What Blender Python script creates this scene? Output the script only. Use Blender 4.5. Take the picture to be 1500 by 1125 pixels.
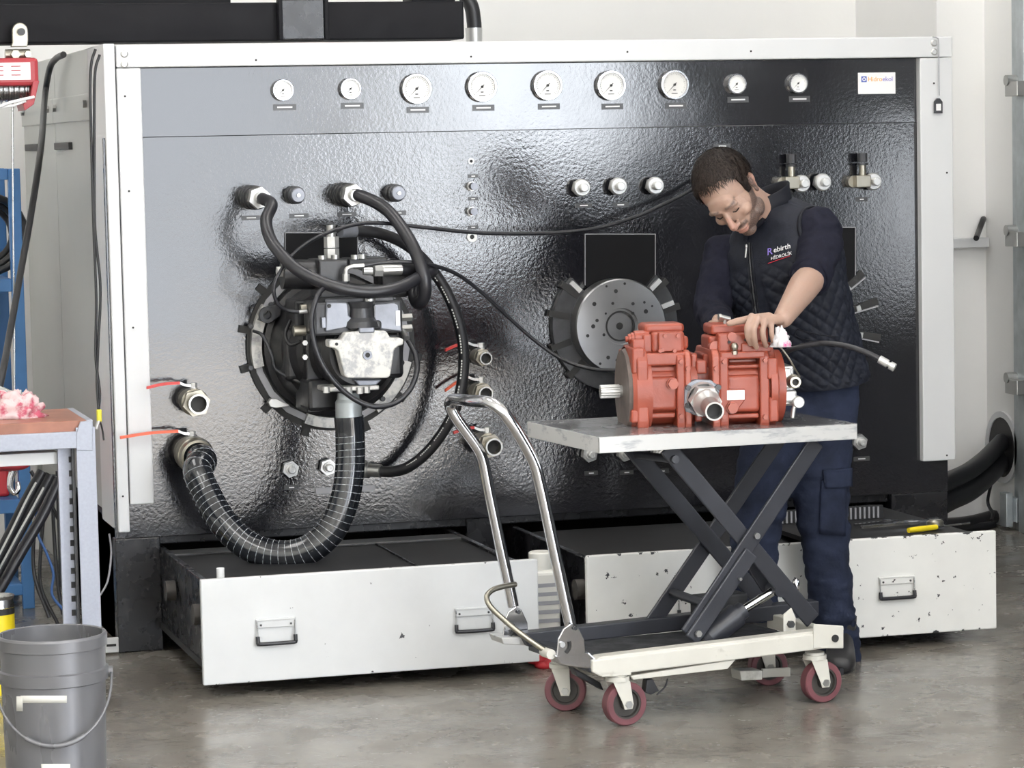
import bpy, bmesh, math, random
from mathutils import Vector, Matrix, noise
random.seed(7)
SC = bpy.context.scene
COL = SC.collection
for o in list(bpy.data.objects): bpy.data.objects.remove(o)

# ------------------------------------------------------------------ camera
FPX = 4245.2454                         # focal length in pixels of the 1500x1125 frame
CAM = Vector((-1.4658, -9.3285, 1.6284))
_yaw, _pitch, _roll = .2807, .0829, -.0208
_f = Vector((math.sin(_yaw)*math.cos(_pitch), math.cos(_yaw)*math.cos(_pitch), -math.sin(_pitch)))
_r = Vector((math.cos(_yaw), -math.sin(_yaw), 0)); _u = _r.cross(_f)
_r, _u = _r*math.cos(_roll)+_u*math.sin(_roll), -_r*math.sin(_roll)+_u*math.cos(_roll)
cam_d = bpy.data.cameras.new('camera'); cam = bpy.data.objects.new('camera', cam_d); COL.objects.link(cam)
cam_d.sensor_width = 36; cam_d.lens = FPX/1500*36; cam_d.clip_end = 200
cam.matrix_world = Matrix(((_r.x,_u.x,-_f.x,CAM.x),(_r.y,_u.y,-_f.y,CAM.y),(_r.z,_u.z,-_f.z,CAM.z),(0,0,0,1)))
SC.camera = cam

# ------------------------------------------------------------------ world, daylight, exposure
SC.view_settings.view_transform = 'Standard'; SC.view_settings.look = 'None'
SC.view_settings.gamma = 1; SC.view_settings.use_curve_mapping = False
SC.view_settings.exposure = -0.6
W = bpy.data.worlds.new('sky'); SC.world = W; W.use_nodes = True
W.node_tree.nodes['Background'].inputs[0].default_value = (.80,.87,1,1)
W.node_tree.nodes['Background'].inputs[1].default_value = 1.0

def area(name, loc, target_dir, sx, sy, radiance, col=(1,1,1)):
    d = bpy.data.lights.new(name, 'AREA'); d.shape = 'RECTANGLE'; d.size = sx; d.size_y = sy
    d.energy = radiance*math.pi*sx*sy; d.color = col
    o = bpy.data.objects.new(name, d); COL.objects.link(o); o.location = loc
    o.rotation_euler = Vector(target_dir).to_track_quat('-Z','Y').to_euler(); return o
DAY = (.885,.935,1.0)
# daylight in the hall's front gateway, the open side gate and one side window (all behind / beside the camera)
area('daylight_front_gate', (2.0,-13.1,2.0), (0,1,0), 3.2, 4.0, 7.9, DAY)
area('daylight_side_gate', (3.95,-9.2,1.9), (-1,0,0), 6.0, 3.8, 18.0, DAY)
area('daylight_side_window', (3.95,-2.75,1.32), (-1,0,0), 1.0, .76, 8.0, DAY)
CEIL_FILL = ((-1.6,-.7),(1.8,-.7),(-1.6,-6.0),(1.8,-6.0))  # added ceiling fill lamps; the hall has no known source there
for x,y in CEIL_FILL:
    area('ceiling_fill', (x,y,4.94), (0,0,-1), 1.3, 2.6, 8.0, (1,.985,.96))
# low sun falling through the side gate onto the hall floor
sd = bpy.data.lights.new('sun','SUN'); sd.energy = 270; sd.angle = .0093; sd.color = (1,.965,.92)
so_ = bpy.data.objects.new('sun', sd); COL.objects.link(so_); so_.rotation_euler = Vector((-.62,.26,-.74)).to_track_quat('-Z','Y').to_euler()

# ------------------------------------------------------------------ picture-to-place helpers (world metres)
def ray(px, py): return _f + _r*((px-750)/FPX) - _u*((py-562.5)/FPX)
def PY(px, py, y=0.0):
    d = ray(px,py); return CAM + d*((y-CAM.y)/d.y)
def PZ(px, py, z=0.0):
    d = ray(px,py); return CAM + d*((z-CAM.z)/d.z)
def PX(px, py, x=0.0):
    d = ray(px,py); return CAM + d*((x-CAM.x)/d.x)
class Fr:                                # an upright frame on the floor, turned about Z
    def __init__(s, o, deg):
        a = math.radians(deg); s.o = Vector(o); s.eu = Vector((math.cos(a),math.sin(a),0)); s.ev = Vector((-math.sin(a),math.cos(a),0))
    def P(s, px, py, v):                 # pixel -> point on the vertical plane at depth v
        d = ray(px,py); t = (v-(CAM-s.o).dot(s.ev))/d.dot(s.ev); return CAM+d*t
    def U(s, px, py, u):
        d = ray(px,py); t = (u-(CAM-s.o).dot(s.eu))/d.dot(s.eu); return CAM+d*t
    def loc(s, p):
        q = p-s.o; return (q.dot(s.eu), q.dot(s.ev), q.z)
    def W(s, u, v, z): return s.o+s.eu*u+s.ev*v+Vector((0,0,z))
    def M(s): return Matrix(((s.eu.x,s.ev.x,0,s.o.x),(s.eu.y,s.ev.y,0,s.o.y),(0,0,1,s.o.z),(0,0,0,1)))
BENCH = Fr((0,0,0),0)
CART = Fr((.968,-1.741,0),8.0)

# ------------------------------------------------------------------ materials
MATS = {}
def mat(name, col, rough=.5, metal=0., spec=.5, ior=None, var=0., vscale=8., bump=0., bscale=60., chips=None, chip_t=.68, chip_s=14., col2=None, c2t=.55, c2s=3., coat=0., trans=0., rvar=0., stretch=None, detail=4., emit=None, chip_edge=None):
    if name in MATS: return MATS[name]
    m = bpy.data.materials.new(name); m.use_nodes = True; MATS[name] = m
    nt = m.node_tree; N = nt.nodes; L = nt.links; b = N['Principled BSDF']
    c4 = (*col,1)
    b.inputs['Base Color'].default_value = c4; b.inputs['Roughness'].default_value = rough
    b.inputs['Metallic'].default_value = metal; b.inputs['Specular IOR Level'].default_value = spec
    if ior: b.inputs['IOR'].default_value = ior
    if coat: b.inputs['Coat Weight'].default_value = coat; b.inputs['Coat Roughness'].default_value = .08
    if trans: b.inputs['Transmission Weight'].default_value = trans
    m.diffuse_color = c4
    if emit: b.inputs['Emission Color'].default_value = (*emit[:3],1); b.inputs['Emission Strength'].default_value = emit[3]
    if not (var or bump or chips or col2 or rvar): return m
    tc = N.new('ShaderNodeTexCoord'); vec = tc.outputs['Object']
    if stretch:
        mp = N.new('ShaderNodeMapping'); mp.inputs['Scale'].default_value = stretch; L.new(vec, mp.inputs[0]); vec = mp.outputs[0]
    def nz(scale, det=detail, rgh=.55):
        n = N.new('ShaderNodeTexNoise'); n.inputs['Scale'].default_value = scale; n.inputs['Detail'].default_value = det; n.inputs['Roughness'].default_value = rgh
        L.new(vec, n.inputs['Vector']); return n.outputs['Fac']
    def ramp(src, a, b_):
        r = N.new('ShaderNodeMapRange'); r.inputs['From Min'].default_value = a; r.inputs['From Max'].default_value = b_; L.new(src, r.inputs['Value']); return r.outputs[0]
    def mix(fac, A, B):
        x = N.new('ShaderNodeMix'); x.data_type = 'RGBA'; L.new(fac, x.inputs[0])
        for s,i in ((A,6),(B,7)):
            if isinstance(s, tuple): x.inputs[i].default_value = (*s[:3],1)
            else: L.new(s, x.inputs[i])
        return x.outputs[2]
    cur = c4
    if var:
        f = ramp(nz(vscale), .3, .7)
        cur = mix(f, tuple(max(0,c*(1-var)) for c in col), tuple(min(1,c*(1+var)) for c in col))
    if col2: cur = mix(ramp(nz(c2s,6,.65), c2t-.06, c2t+.06), cur, col2)
    if chips:
        src = nz(chip_s,5,.6)
        if chip_edge:                     # paint flakes more along the top and bottom edges of the sheet
            z0,z1,k = chip_edge; sx = N.new('ShaderNodeSeparateXYZ'); L.new(tc.outputs['Object'], sx.inputs[0])
            d = N.new('ShaderNodeMath'); d.operation = 'SUBTRACT'; L.new(sx.outputs[2], d.inputs[0]); d.inputs[1].default_value = (z0+z1)/2
            e = N.new('ShaderNodeMath'); e.operation = 'ABSOLUTE'; L.new(d.outputs[0], e.inputs[0])
            g = N.new('ShaderNodeMapRange'); L.new(e.outputs[0], g.inputs[0]); h = (z1-z0)/2
            for i,v in zip((1,2,3,4),(h-.016,h,0,k)): g.inputs[i].default_value = v
            a = N.new('ShaderNodeMath'); a.operation = 'ADD'; L.new(src, a.inputs[0]); L.new(g.outputs[0], a.inputs[1]); src = a.outputs[0]
        cur = mix(ramp(src, chip_t, chip_t+.015), cur, chips)
    if not isinstance(cur, tuple): L.new(cur, b.inputs['Base Color'])
    if rvar:
        f = ramp(nz(vscale*1.7), .3, .7); a = N.new('ShaderNodeMath'); a.operation = 'MULTIPLY_ADD'; L.new(f, a.inputs[0]); a.inputs[1].default_value = 2*rvar; a.inputs[2].default_value = rough-rvar
        L.new(a.outputs[0], b.inputs['Roughness'])
    if bump:
        bp = N.new('ShaderNodeBump'); bp.inputs['Strength'].default_value = 1; bp.inputs['Distance'].default_value = bump
        L.new(nz(bscale,3,.5), bp.inputs['Height']); L.new(bp.outputs[0], b.inputs['Normal'])
    return m

def panel_mat(name, amp, scale, sm):
    """black enamel: deep gloss, orange-peel relief that varies over the sheet"""
    m = bpy.data.materials.new(name); m.use_nodes = True; MATS[name] = m
    nt = m.node_tree; N = nt.nodes; L = nt.links; b = N['Principled BSDF']
    b.inputs['Base Color'].default_value = (.010,.010,.013,1); b.inputs['IOR'].default_value = 1.85
    b.inputs['Roughness'].default_value = .12
    tc = N.new('ShaderNodeTexCoord')
    def nz(scale, det, rg=.5, off=(0,0,0)):
        mp = N.new('ShaderNodeMapping'); mp.inputs['Location'].default_value = off; L.new(tc.outputs['Object'], mp.inputs[0])
        n = N.new('ShaderNodeTexNoise'); n.inputs['Scale'].default_value = scale; n.inputs['Detail'].default_value = det; n.inputs['Roughness'].default_value = rg
        L.new(mp.outputs[0], n.inputs['Vector']); return n.outputs['Fac']
    def mr(src,a,b_,c,d):
        r = N.new('ShaderNodeMapRange'); L.new(src, r.inputs[0])
        for i,v in zip((1,2,3,4),(a,b_,c,d)): r.inputs[i].default_value = v
        return r.outputs[0]
    def mt(op,a,b_):
        x = N.new('ShaderNodeMath'); x.operation = op
        for i,s in enumerate((a,b_)):
            if isinstance(s,(int,float)): x.inputs[i].default_value = s
            else: L.new(s, x.inputs[i])
        return x.outputs[0]
    mask = mr(nz(1.6,2,.5,(3,1,0)),.32,.66,sm,1)
    h = mt('MULTIPLY', mt('ADD', mt('MULTIPLY', nz(scale,2), amp), mt('MULTIPLY', nz(scale*2.6,2), amp*.42)), mask)
    h = mt('ADD', h, mt('MULTIPLY', nz(6.,2), .0005))
    bp = N.new('ShaderNodeBump'); bp.inputs['Distance'].default_value = 1; bp.inputs['Strength'].default_value = 1
    L.new(h, bp.inputs['Height']); L.new(bp.outputs[0], b.inputs['Normal'])
    L.new(mr(nz(2.3,4,.6,(0,5,2)),.3,.7,.07,.17), b.inputs['Roughness'])
    return m
panel_mat('panel_enamel', .00062, 88, .15); panel_mat('upper_enamel', .00030, 85, .10)
mat('frame_white', (.645,.655,.665), .38, var=.03, vscale=3)
mat('drawer_white', (.61,.62,.625), .42, var=.03, chips=(.03,.03,.035), chip_t=.70, chip_s=30, chip_edge=(.041,.358,.06))
mat('drawer_worn', (.75,.75,.725), .42, var=.04, chips=(.03,.03,.035), chip_t=.645, chip_s=26, chip_edge=(.041,.358,.11))
mat('black_paint', (.012,.012,.014), .28, var=.3, bump=.0006, bscale=40, rvar=.08)
mat('black_dull', (.010,.010,.011), .55, var=.3)
mat('beam_black', (.010,.010,.012), .55, spec=.12, bump=.0004, bscale=30, rvar=.08)
mat('rubber', (.016,.016,.018), .42, bump=.0002, bscale=200)
mat('rubber_satin', (.020,.020,.024), .33, var=.2)
mat('hose_clear', (.012,.014,.018), .12, coat=.6)
mat('wire_helix', (.42,.44,.46), .3)
mat('hose_print', (.55,.55,.52), .6)
mat('steel', (.42,.42,.42), .28, 1., var=.12, vscale=10, rvar=.08)
mat('steel_turned', (.40,.40,.405), .33, 1., var=.12, vscale=5, rvar=.06)
mat('chrome', (.62,.62,.64), .12, 1.)
mat('zinc', (.46,.46,.45), .32, .85, var=.06)
mat('zinc_bright', (.58,.58,.57), .34, .6)
mat('brass_grey', (.34,.32,.27), .32, .9, var=.1)
mat('cast_dark', (.045,.046,.05), .38, .2, var=.35, vscale=12, bump=.0012, bscale=45, rvar=.1)
mat('cast_black', (.018,.018,.02), .34, var=.35, bump=.001, bscale=40)
mat('cast_grey', (.21,.22,.25), .34, .35, var=.2, vscale=14, bump=.0006, bscale=60)
mat('cast_iron', (.12,.095,.085), .5, .2, var=.3, vscale=20)
mat('alu_worn', (.66,.65,.61), .42, .05, col2=(.40,.40,.41), c2t=.535, c2s=24)
mat('ring_worn', (.50,.49,.46), .4, .4, col2=(.25,.25,.25), c2t=.55, c2s=18)
mat('pump_red', (.29,.057,.031), .36, var=.14, vscale=9, bump=.0008, bscale=55, rvar=.06)
mat('pump_red_edge', (.34,.08,.048), .34, var=.1)
mat('handle_red', (.62,.05,.045), .42)
mat('handle_orange', (.80,.13,.06), .42)
mat('hoist_red', (.36,.035,.045), .4)
mat('plate_white', (.84,.84,.84), .5)
mat('label_dark', (.05,.05,.052), .3)
mat('recess_black', (.006,.006,.007), .6, spec=.15)
mat('label_grey', (.30,.30,.32), .3)
mat('door_grey', (.07,.08,.09), .4)
mat('print_white', (.75,.75,.75), .6)
mat('print_black', (.02,.02,.02), .6)
mat('dial_white', (.82,.82,.80), .3, coat=.3)
mat('dial_grey', (.66,.65,.62), .35, coat=.3)
mat('cart_white', (.60,.585,.53), .42, var=.06, col2=(.40,.38,.33), c2t=.68, c2s=9, chips=(.10,.09,.08), chip_t=.72, chip_s=25)
mat('table_steel', (.42,.42,.43), .22, .75, var=.25, vscale=7, rvar=.1)
mat('table_edge', (.60,.60,.59), .36, .3, col2=(.36,.37,.39), c2t=.60, c2s=16, stretch=(.45,1,2.2))
mat('scissor_black', (.030,.032,.040), .38, var=.2, bump=.0005, bscale=40)
mat('wheel_tread', (.16,.055,.065), .5, var=.2)
mat('wheel_hub', (.06,.055,.05), .5, .3, var=.3)
mat('cabinet_grey', (.42,.43,.41), .4, var=.03, vscale=2)
mat('wall_white', (.90,.895,.88), .8, var=.02, vscale=1.5, bump=.0006, bscale=25)
mat('wall_cream', (.76,.75,.70), .8, var=.02, vscale=1.5)
mat('bench_steel', (.34,.36,.42), .45, .3, var=.05, vscale=120)
mat('bench_top', (.30,.12,.075), .35, var=.2, vscale=14)
mat('rack_blue', (.05,.17,.40), .45, var=.1)
mat('galvanised', (.46,.50,.52), .42, .6, var=.15, vscale=12)
mat('bucket_grey', (.17,.17,.18), .30, .3, var=.10, vscale=5, rvar=.06, stretch=(1,1,.25))
mat('masking_tape', (.66,.65,.60), .7, var=.05)
mat('can_yellow', (.85,.66,.02), .4)
mat('tape_yellow', (.75,.68,.05), .5)
mat('cable_blue', (.03,.09,.25), .5)
mat('red_plastic', (.55,.03,.04), .4)
mat('skin', (.62,.34,.23), .5, var=.08, vscale=30, bump=.0004, bscale=150)
mat('jug_white', (.72,.71,.66), .45)
mat('logo_blue', (.08,.12,.45), .5); mat('logo_orange', (.85,.42,.06), .5); mat('logo_red', (.5,.02,.04), .6); mat('logo_violet', (.22,.16,.55), .6)

# ------------------------------------------------------------------ mesh building
ROOT = {}                                # object name -> world origin of its thing
class MB:
    def __init__(s): s.v=[]; s.f=[]; s.s=[]; s.M=None
    def add(s, vs, fs, smooth=False):
        n = len(s.v)
        s.v += [(s.M@Vector(p)) if s.M else Vector(p) for p in vs]
        s.f += [tuple(i+n for i in f) for f in fs]; s.s += [smooth]*len(fs); return s
    def box(s, x0,x1,y0,y1,z0,z1):
        x0,x1=sorted((x0,x1)); y0,y1=sorted((y0,y1)); z0,z1=sorted((z0,z1))
        return s.add([(x0,y0,z0),(x1,y0,z0),(x1,y1,z0),(x0,y1,z0),(x0,y0,z1),(x1,y0,z1),(x1,y1,z1),(x0,y1,z1)],
                     [(0,3,2,1),(4,5,6,7),(0,1,5,4),(1,2,6,5),(2,3,7,6),(3,0,4,7)])
    def slab(s, pts, vec):               # planar polygon extruded along vec
        n = len(pts); P = [Vector(p) for p in pts]; vec = Vector(vec)
        nrm = Vector((0,0,0))
        for i in range(n): nrm += P[i].cross(P[(i+1)%n])
        if nrm.dot(vec) > 0: P.reverse()
        Q = [p+vec for p in P]
        return s.add(P+Q, [tuple(range(n)), tuple(range(2*n-1,n-1,-1))]+[(i,n+i,n+(i+1)%n,(i+1)%n)[::-1][::-1] for i in range(n)])
    def cyl(s, p0, p1, r0, r1=None, n=20, caps=True, smooth=True, rot=0.):
        p0=Vector(p0); p1=Vector(p1); r1 = r0 if r1 is None else r1
        d=(p1-p0).normalized(); a=d.orthogonal().normalized() if abs(d.z)>.9 else Vector((0,0,1)).cross(d).normalized(); b=d.cross(a)
        c=[a*math.cos(2*math.pi*i/n+rot)+b*math.sin(2*math.pi*i/n+rot) for i in range(n)]
        A=[p0+q*r0 for q in c]; B=[p1+q*r1 for q in c]
        s.add(A+B, [(i,(i+1)%n,n+(i+1)%n,n+i) for i in range(n)], smooth and n>8)
        if caps:
            if r0>0: s.add(A, [tuple(range(n-1,-1,-1))])
            if r1>0: s.add(B, [tuple(range(n))])
        return s
    def hexn(s, p0, p1, r, rot=0.): return s.cyl(p0,p1,r,n=6,rot=rot)
    def lathe(s, o, d, prof, n=24, smooth=True):    # prof: (distance along d, radius); a repeated entry makes a hard edge
        o=Vector(o); d=Vector(d).normalized(); a=d.orthogonal().normalized() if abs(d.z)>.9 else Vector((0,0,1)).cross(d).normalized(); b=d.cross(a)
        for (t0,r0),(t1,r1) in zip(prof,prof[1:]):
            if abs(t0-t1)<1e-9 and abs(r0-r1)<1e-9: continue
            A=[o+d*t0+(a*math.cos(2*math.pi*i/n)+b*math.sin(2*math.pi*i/n))*r0 for i in range(n)]
            B=[o+d*t1+(a*math.cos(2*math.pi*i/n)+b*math.sin(2*math.pi*i/n))*r1 for i in range(n)]
            s.add(A+B, [(i,(i+1)%n,n+(i+1)%n,n+i) for i in range(n)], smooth)
        return s
    def tube(s, pts, r, n=10, res=8, caps=True, closed=False):
        P = spline(pts, res) if res>1 else [Vector(p) for p in pts]
        m=len(P); T=[(P[min(i+1,m-1)]-P[max(i-1,0)]).normalized() for i in range(m)]
        a=T[0].orthogonal().normalized(); V=[]
        for i in range(m):
            a=(a-T[i]*a.dot(T[i])).normalized(); b=T[i].cross(a)
            rr = r(i/(m-1)) if callable(r) else r
            V += [P[i]+(a*math.cos(2*math.pi*k/n)+b*math.sin(2*math.pi*k/n))*rr for k in range(n)]
        F=[(i*n+k,i*n+(k+1)%n,(i+1)*n+(k+1)%n,(i+1)*n+k) for i in range(m-1) for k in range(n)]
        s.add(V,F,True)
        if caps: s.add(V[:n],[tuple(range(n-1,-1,-1))]); s.add(V[-n:],[tuple(range(n))])
        return s
    def ball(s, c, r, nu=16, nv=10, R=None):
        c=Vector(c); r = (r,r,r) if isinstance(r,(int,float)) else r
        V=[]; 
        for j in range(1,nv):
            t=math.pi*j/nv
            for i in range(nu):
                p=2*math.pi*i/nu; q=Vector((r[0]*math.sin(t)*math.cos(p), r[1]*math.sin(t)*math.sin(p), r[2]*math.cos(t)))
                V.append(c+(R@q if R else q))
        q0=Vector((0,0,r[2])); V += [c+(R@q0 if R else q0), c-(R@q0 if R else q0)]
        t=len(V)-2; F=[(j*nu+i,(j+1)*nu+i,(j+1)*nu+(i+1)%nu,j*nu+(i+1)%nu) for j in range(nv-2) for i in range(nu)]
        F += [(t,i,(i+1)%nu) for i in range(nu)]+[(t+1,(nv-2)*nu+(i+1)%nu,(nv-2)*nu+i) for i in range(nu)]
        return s.add(V,F,True)
    def ring(s, o, d, ri, ro, h, n=48, a0=0., a1=360.):
        """annulus (or sector of one) of thickness h along d"""
        o=Vector(o); d=Vector(d).normalized(); a=Vector((0,0,1)).cross(d).normalized(); b=d.cross(a)
        full = a1-a0>=359.9; k=n if full else n+1
        ang=[math.radians(a0+(a1-a0)*i/n) for i in range(k)]
        def rr(r,t): return [o+d*t+(a*math.cos(x)+b*math.sin(x))*r for x in ang]
        A,B,C,D = rr(ri,0),rr(ro,0),rr(ro,h),rr(ri,h)
        for X,Y in ((A,B),(B,C),(C,D),(D,A)):
            s.add(X+Y,[(i,(i+1)%k,k+(i+1)%k,k+i)[::-1] for i in range(k if full else k-1)], False)
        if not full:
            for i in (0,-1): s.add([A[i],B[i],C[i],D[i]],[(0,1,2,3)])
        return s
    def mesh(s, name, off=Vector((0,0,0))):
        me=bpy.data.meshes.new(name); me.from_pydata([p-off for p in s.v],[],s.f)
        me.polygons.foreach_set('use_smooth', s.s); me.update()
        bm=bmesh.new(); bm.from_mesh(me); bmesh.ops.remove_doubles(bm, verts=bm.verts, dist=1e-6) if False else None
        bmesh.ops.recalc_face_normals(bm, faces=bm.faces); bm.to_mesh(me); bm.free(); return me
    def build(s, name, m, parent=None, bevel=0., org=None, seg=2, **tags):
        if parent is not None: off = ROOT[parent.name]
        elif org is not None: off = Vector(org)
        else:
            xs=[p.x for p in s.v]; ys=[p.y for p in s.v]; zs=[p.z for p in s.v]
            off = Vector(((min(xs)+max(xs))/2,(min(ys)+max(ys))/2,min(zs)))
        me = s.mesh(name, off); me.materials.append(MATS[m] if isinstance(m,str) else m)
        o = bpy.data.objects.new(name, me); COL.objects.link(o)
        if parent is not None: o.parent = parent; ROOT[o.name] = off
        else: o.location = off; ROOT[o.name] = off
        if bevel:
            b=o.modifiers.new('bevel','BEVEL'); b.width=bevel; b.segments=seg; b.limit_method='ANGLE'; b.angle_limit=math.radians(40)
        tag(o, **tags); return o
def spline(pts, res=8):
    P=[Vector(p) for p in pts]; P=[P[0]*2-P[1]]+P+[P[-1]*2-P[-2]]; out=[]
    for i in range(1,len(P)-2):
        a,b,c,d=P[i-1:i+3]
        for k in range(res):
            t=k/res; out.append(.5*((2*b)+(c-a)*t+(2*a-5*b+4*c-d)*t*t+(3*b-a-3*c+d)*t**3))
    out.append(P[-2]); return out
def tag(o, label=None, cat=None, group=None, kind=None):
    if label: o['label']=label
    if cat: o['category']=cat
    if group: o['group']=group
    if kind: o['kind']=kind
    return o
def thing(name, loc, label, cat, group=None):
    o=bpy.data.objects.new(name,None); COL.objects.link(o); o.location=loc; o.empty_display_size=.1
    ROOT[o.name]=Vector(loc); return tag(o,label,cat,group)
def inst(name, me, parent, loc, rot=None, scale=None):   # a part that shares mesh data; loc in world
    o=bpy.data.objects.new(name,me); COL.objects.link(o)
    if parent is not None: o.parent=parent; o.location=Vector(loc)-ROOT[parent.name]; ROOT[o.name]=Vector(loc)
    else: o.location=loc; ROOT[o.name]=Vector(loc)
    if rot: o.rotation_euler=rot
    if scale: o.scale=scale
    return o
def smesh(mb, name, m): me=mb.mesh(name); me.materials.append(MATS[m]); return me
def text_mesh(name, body, size, m, extrude=.0004):
    c=bpy.data.curves.new(name,'FONT'); c.body=body; c.size=size; c.extrude=extrude; c.align_x='LEFT'
    t=bpy.data.objects.new(name,c); COL.objects.link(t); dg=bpy.context.evaluated_depsgraph_get(); dg.update()
    me=bpy.data.meshes.new_from_object(t.evaluated_get(dg)); bpy.data.objects.remove(t); bpy.data.curves.remove(c)
    me.materials.clear(); me.materials.append(MATS[m]); return me
def pxb(mb, fr, x0,y0,x1,y1,v0,v1):
    """box whose near face fills the pixel rectangle on plane v0 of frame fr and reaches back to v1"""
    a=fr.loc(fr.P(x0,y0,v0)); b=fr.loc(fr.P(x1,y1,v0)); c=fr.loc(fr.P(x0,y1,v0)); d=fr.loc(fr.P(x1,y0,v0))
    u0=(a[0]+c[0])/2; u1=(b[0]+d[0])/2; z1=(a[2]+d[2])/2; z0=(b[2]+c[2])/2
    old=mb.M; mb.M=fr.M(); mb.box(u0,u1,v0,v1,z0,z1); mb.M=old; return mb
def pxs(mb, fr, pts, v0, v1):
    P=[fr.P(x,y,v0) for x,y in pts]; return mb.slab(P, fr.ev*(v1-v0))
# ================================================================== THE HALL
def struct(mb, name, m, **k):
    return mb.build(name, m, kind='structure', **k)
FM = bpy.data.materials.new('concrete_floor'); FM.use_nodes=True; MATS['concrete_floor']=FM
def _floor():
    nt=FM.node_tree; N=nt.nodes; L=nt.links; b=N['Principled BSDF']; tc=N.new('ShaderNodeTexCoord')
    def nz(sc,de,rg,st=(1,1,1)):
        mp=N.new('ShaderNodeMapping'); mp.inputs['Scale'].default_value=st; L.new(tc.outputs['Object'],mp.inputs[0])
        n=N.new('ShaderNodeTexNoise'); n.inputs['Scale'].default_value=sc; n.inputs['Detail'].default_value=de; n.inputs['Roughness'].default_value=rg; L.new(mp.outputs[0],n.inputs['Vector']); return n.outputs['Fac']
    def cr(src,stops):
        r=N.new('ShaderNodeValToRGB'); L.new(src,r.inputs[0]); e=r.color_ramp.elements
        e[0].position,e[0].color=stops[0][0],(*stops[0][1],1); e[1].position,e[1].color=stops[-1][0],(*stops[-1][1],1)
        for p,c in stops[1:-1]: x=e.new(p); x.color=(*c,1)
        return r.outputs[0]
    base=cr(nz(2.2,8,.65),[(.28,(.120,.106,.090)),(.5,(.182,.166,.144)),(.72,(.255,.238,.210))])
    sc=cr(nz(30,4,.7,(.35,1.6,1)),[(.64,(1,1,1)),(.71,(.45,.43,.4))])
    x=N.new('ShaderNodeMix'); x.data_type='RGBA'; x.blend_type='MULTIPLY'; x.inputs[0].default_value=.75; L.new(base,x.inputs[6]); L.new(sc,x.inputs[7]); L.new(x.outputs[2],b.inputs['Base Color'])
    r=N.new('ShaderNodeMapRange'); L.new(nz(5,6,.6),r.inputs[0]); r.inputs[1].default_value=.3; r.inputs[2].default_value=.7; r.inputs[3].default_value=.13; r.inputs[4].default_value=.36; L.new(r.outputs[0],b.inputs['Roughness'])
    bp=N.new('ShaderNodeBump'); bp.inputs['Distance'].default_value=.0012; L.new(nz(24,5,.6),bp.inputs['Height']); L.new(bp.outputs[0],b.inputs['Normal'])
_floor()
XL,XR_,YF,YB,ZC = -4.2,3.8,-13.0,2.6,5.0
struct(MB().box(XL-.2,XR_+.2,YF-.2,YB+.2,-.1,0), 'floor', 'concrete_floor', org=(0,0,0))
struct(MB().box(XL-.2,XR_+.2,YF-.2,YB+.2,ZC,ZC+.1), 'ceiling', 'wall_white')
struct(MB().box(XL-.2,XR_+.2,YB,YB+.2,0,ZC), 'wall_back', 'wall_white')
struct(MB().box(XL-.2,XL,YF,YB,0,ZC), 'wall_left', 'wall_cream')
# the wall pier behind the bench's right end
pr0 = PY(1372,30,1.75)
struct(MB().box(pr0.x,XR_,1.75,YB,0,ZC), 'wall_pier', 'wall_white')
struct(MB().box(PY(1305,30,2.54).x,PY(1372,30,2.54).x+.3,2.5,YB,0,ZC), 'wall_pilaster', 'wall_white')
# right wall: solid by the bench, then a closed sectional door, a window and the open side gate
rw=MB()
rw.box(XR_,XR_+.2,1.48,YB,0,ZC); rw.box(XR_,XR_+.2,-3.35,1.48,3.6,ZC)
rw.box(XR_,XR_+.2,-6.2,-3.35,3.4,ZC)
rw.box(XR_,XR_+.2,-12.2,-6.2,3.8,ZC); rw.box(XR_,XR_+.2,YF,-12.2,0,ZC)
struct(rw,'wall_right','wall_white')
struct(MB().box(XR_+.185,XR_+.2,-6.2,1.48,0,3.6),'wall_sun_block','door_grey')  # unseen sheet added to stop sun leaking through the door gaps
fw=MB(); fw.box(XL,.4,YF-.2,YF,0,ZC); fw.box(3.6,XR_,YF-.2,YF,0,ZC); fw.box(.4,3.6,YF-.2,YF,4.0,ZC)
struct(fw,'wall_front','wall_white')
# frames on the ceiling around the added fill lamps
for x,y in CEIL_FILL:
    m=MB()
    for a in (-1,1): m.box(x+a*.68-.03,x+a*.68+.03,y-1.36,y+1.36,4.95,5.0); m.box(x-.7,x+.7,y+a*1.33-.03,y+a*1.33+.03,4.95,5.0)
    struct(m,'trim_ceiling_fill','frame_white')
# sectional door in the right wall, its steel edge shows at the picture's right border
d=thing('door_1',(XR_+.1,-.36,0),None,None); tag(d,kind='structure')
for k in range(7):
    z0,z1=.02+k*.51,.52+k*.51
    if z1<.9 or z0>1.9: MB().box(XR_+.04,XR_+.09,-3.33,1.40,z0,z1).build('door_panel','door_grey',d,bevel=.006)
    else: MB().box(XR_+.04,XR_+.09,-2.2,1.40,z0,z1).build('door_panel','door_grey',d,bevel=.006)
MB().box(XR_+.04,XR_+.09,-3.33,-2.2,.53,.9).build('door_panel','door_grey',d); MB().box(XR_+.04,XR_+.09,-3.33,-2.2,1.73,2.05).build('door_panel','door_grey',d)
MB().box(XR_-.012,XR_+.03,1.40,1.475,0,3.6).build('guide_rail','galvanised',d,bevel=.004)
MB().box(XR_-.03,XR_+.0,1.33,1.40,0,3.6).build('door_edge','galvanised',d,bevel=.004)
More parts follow.
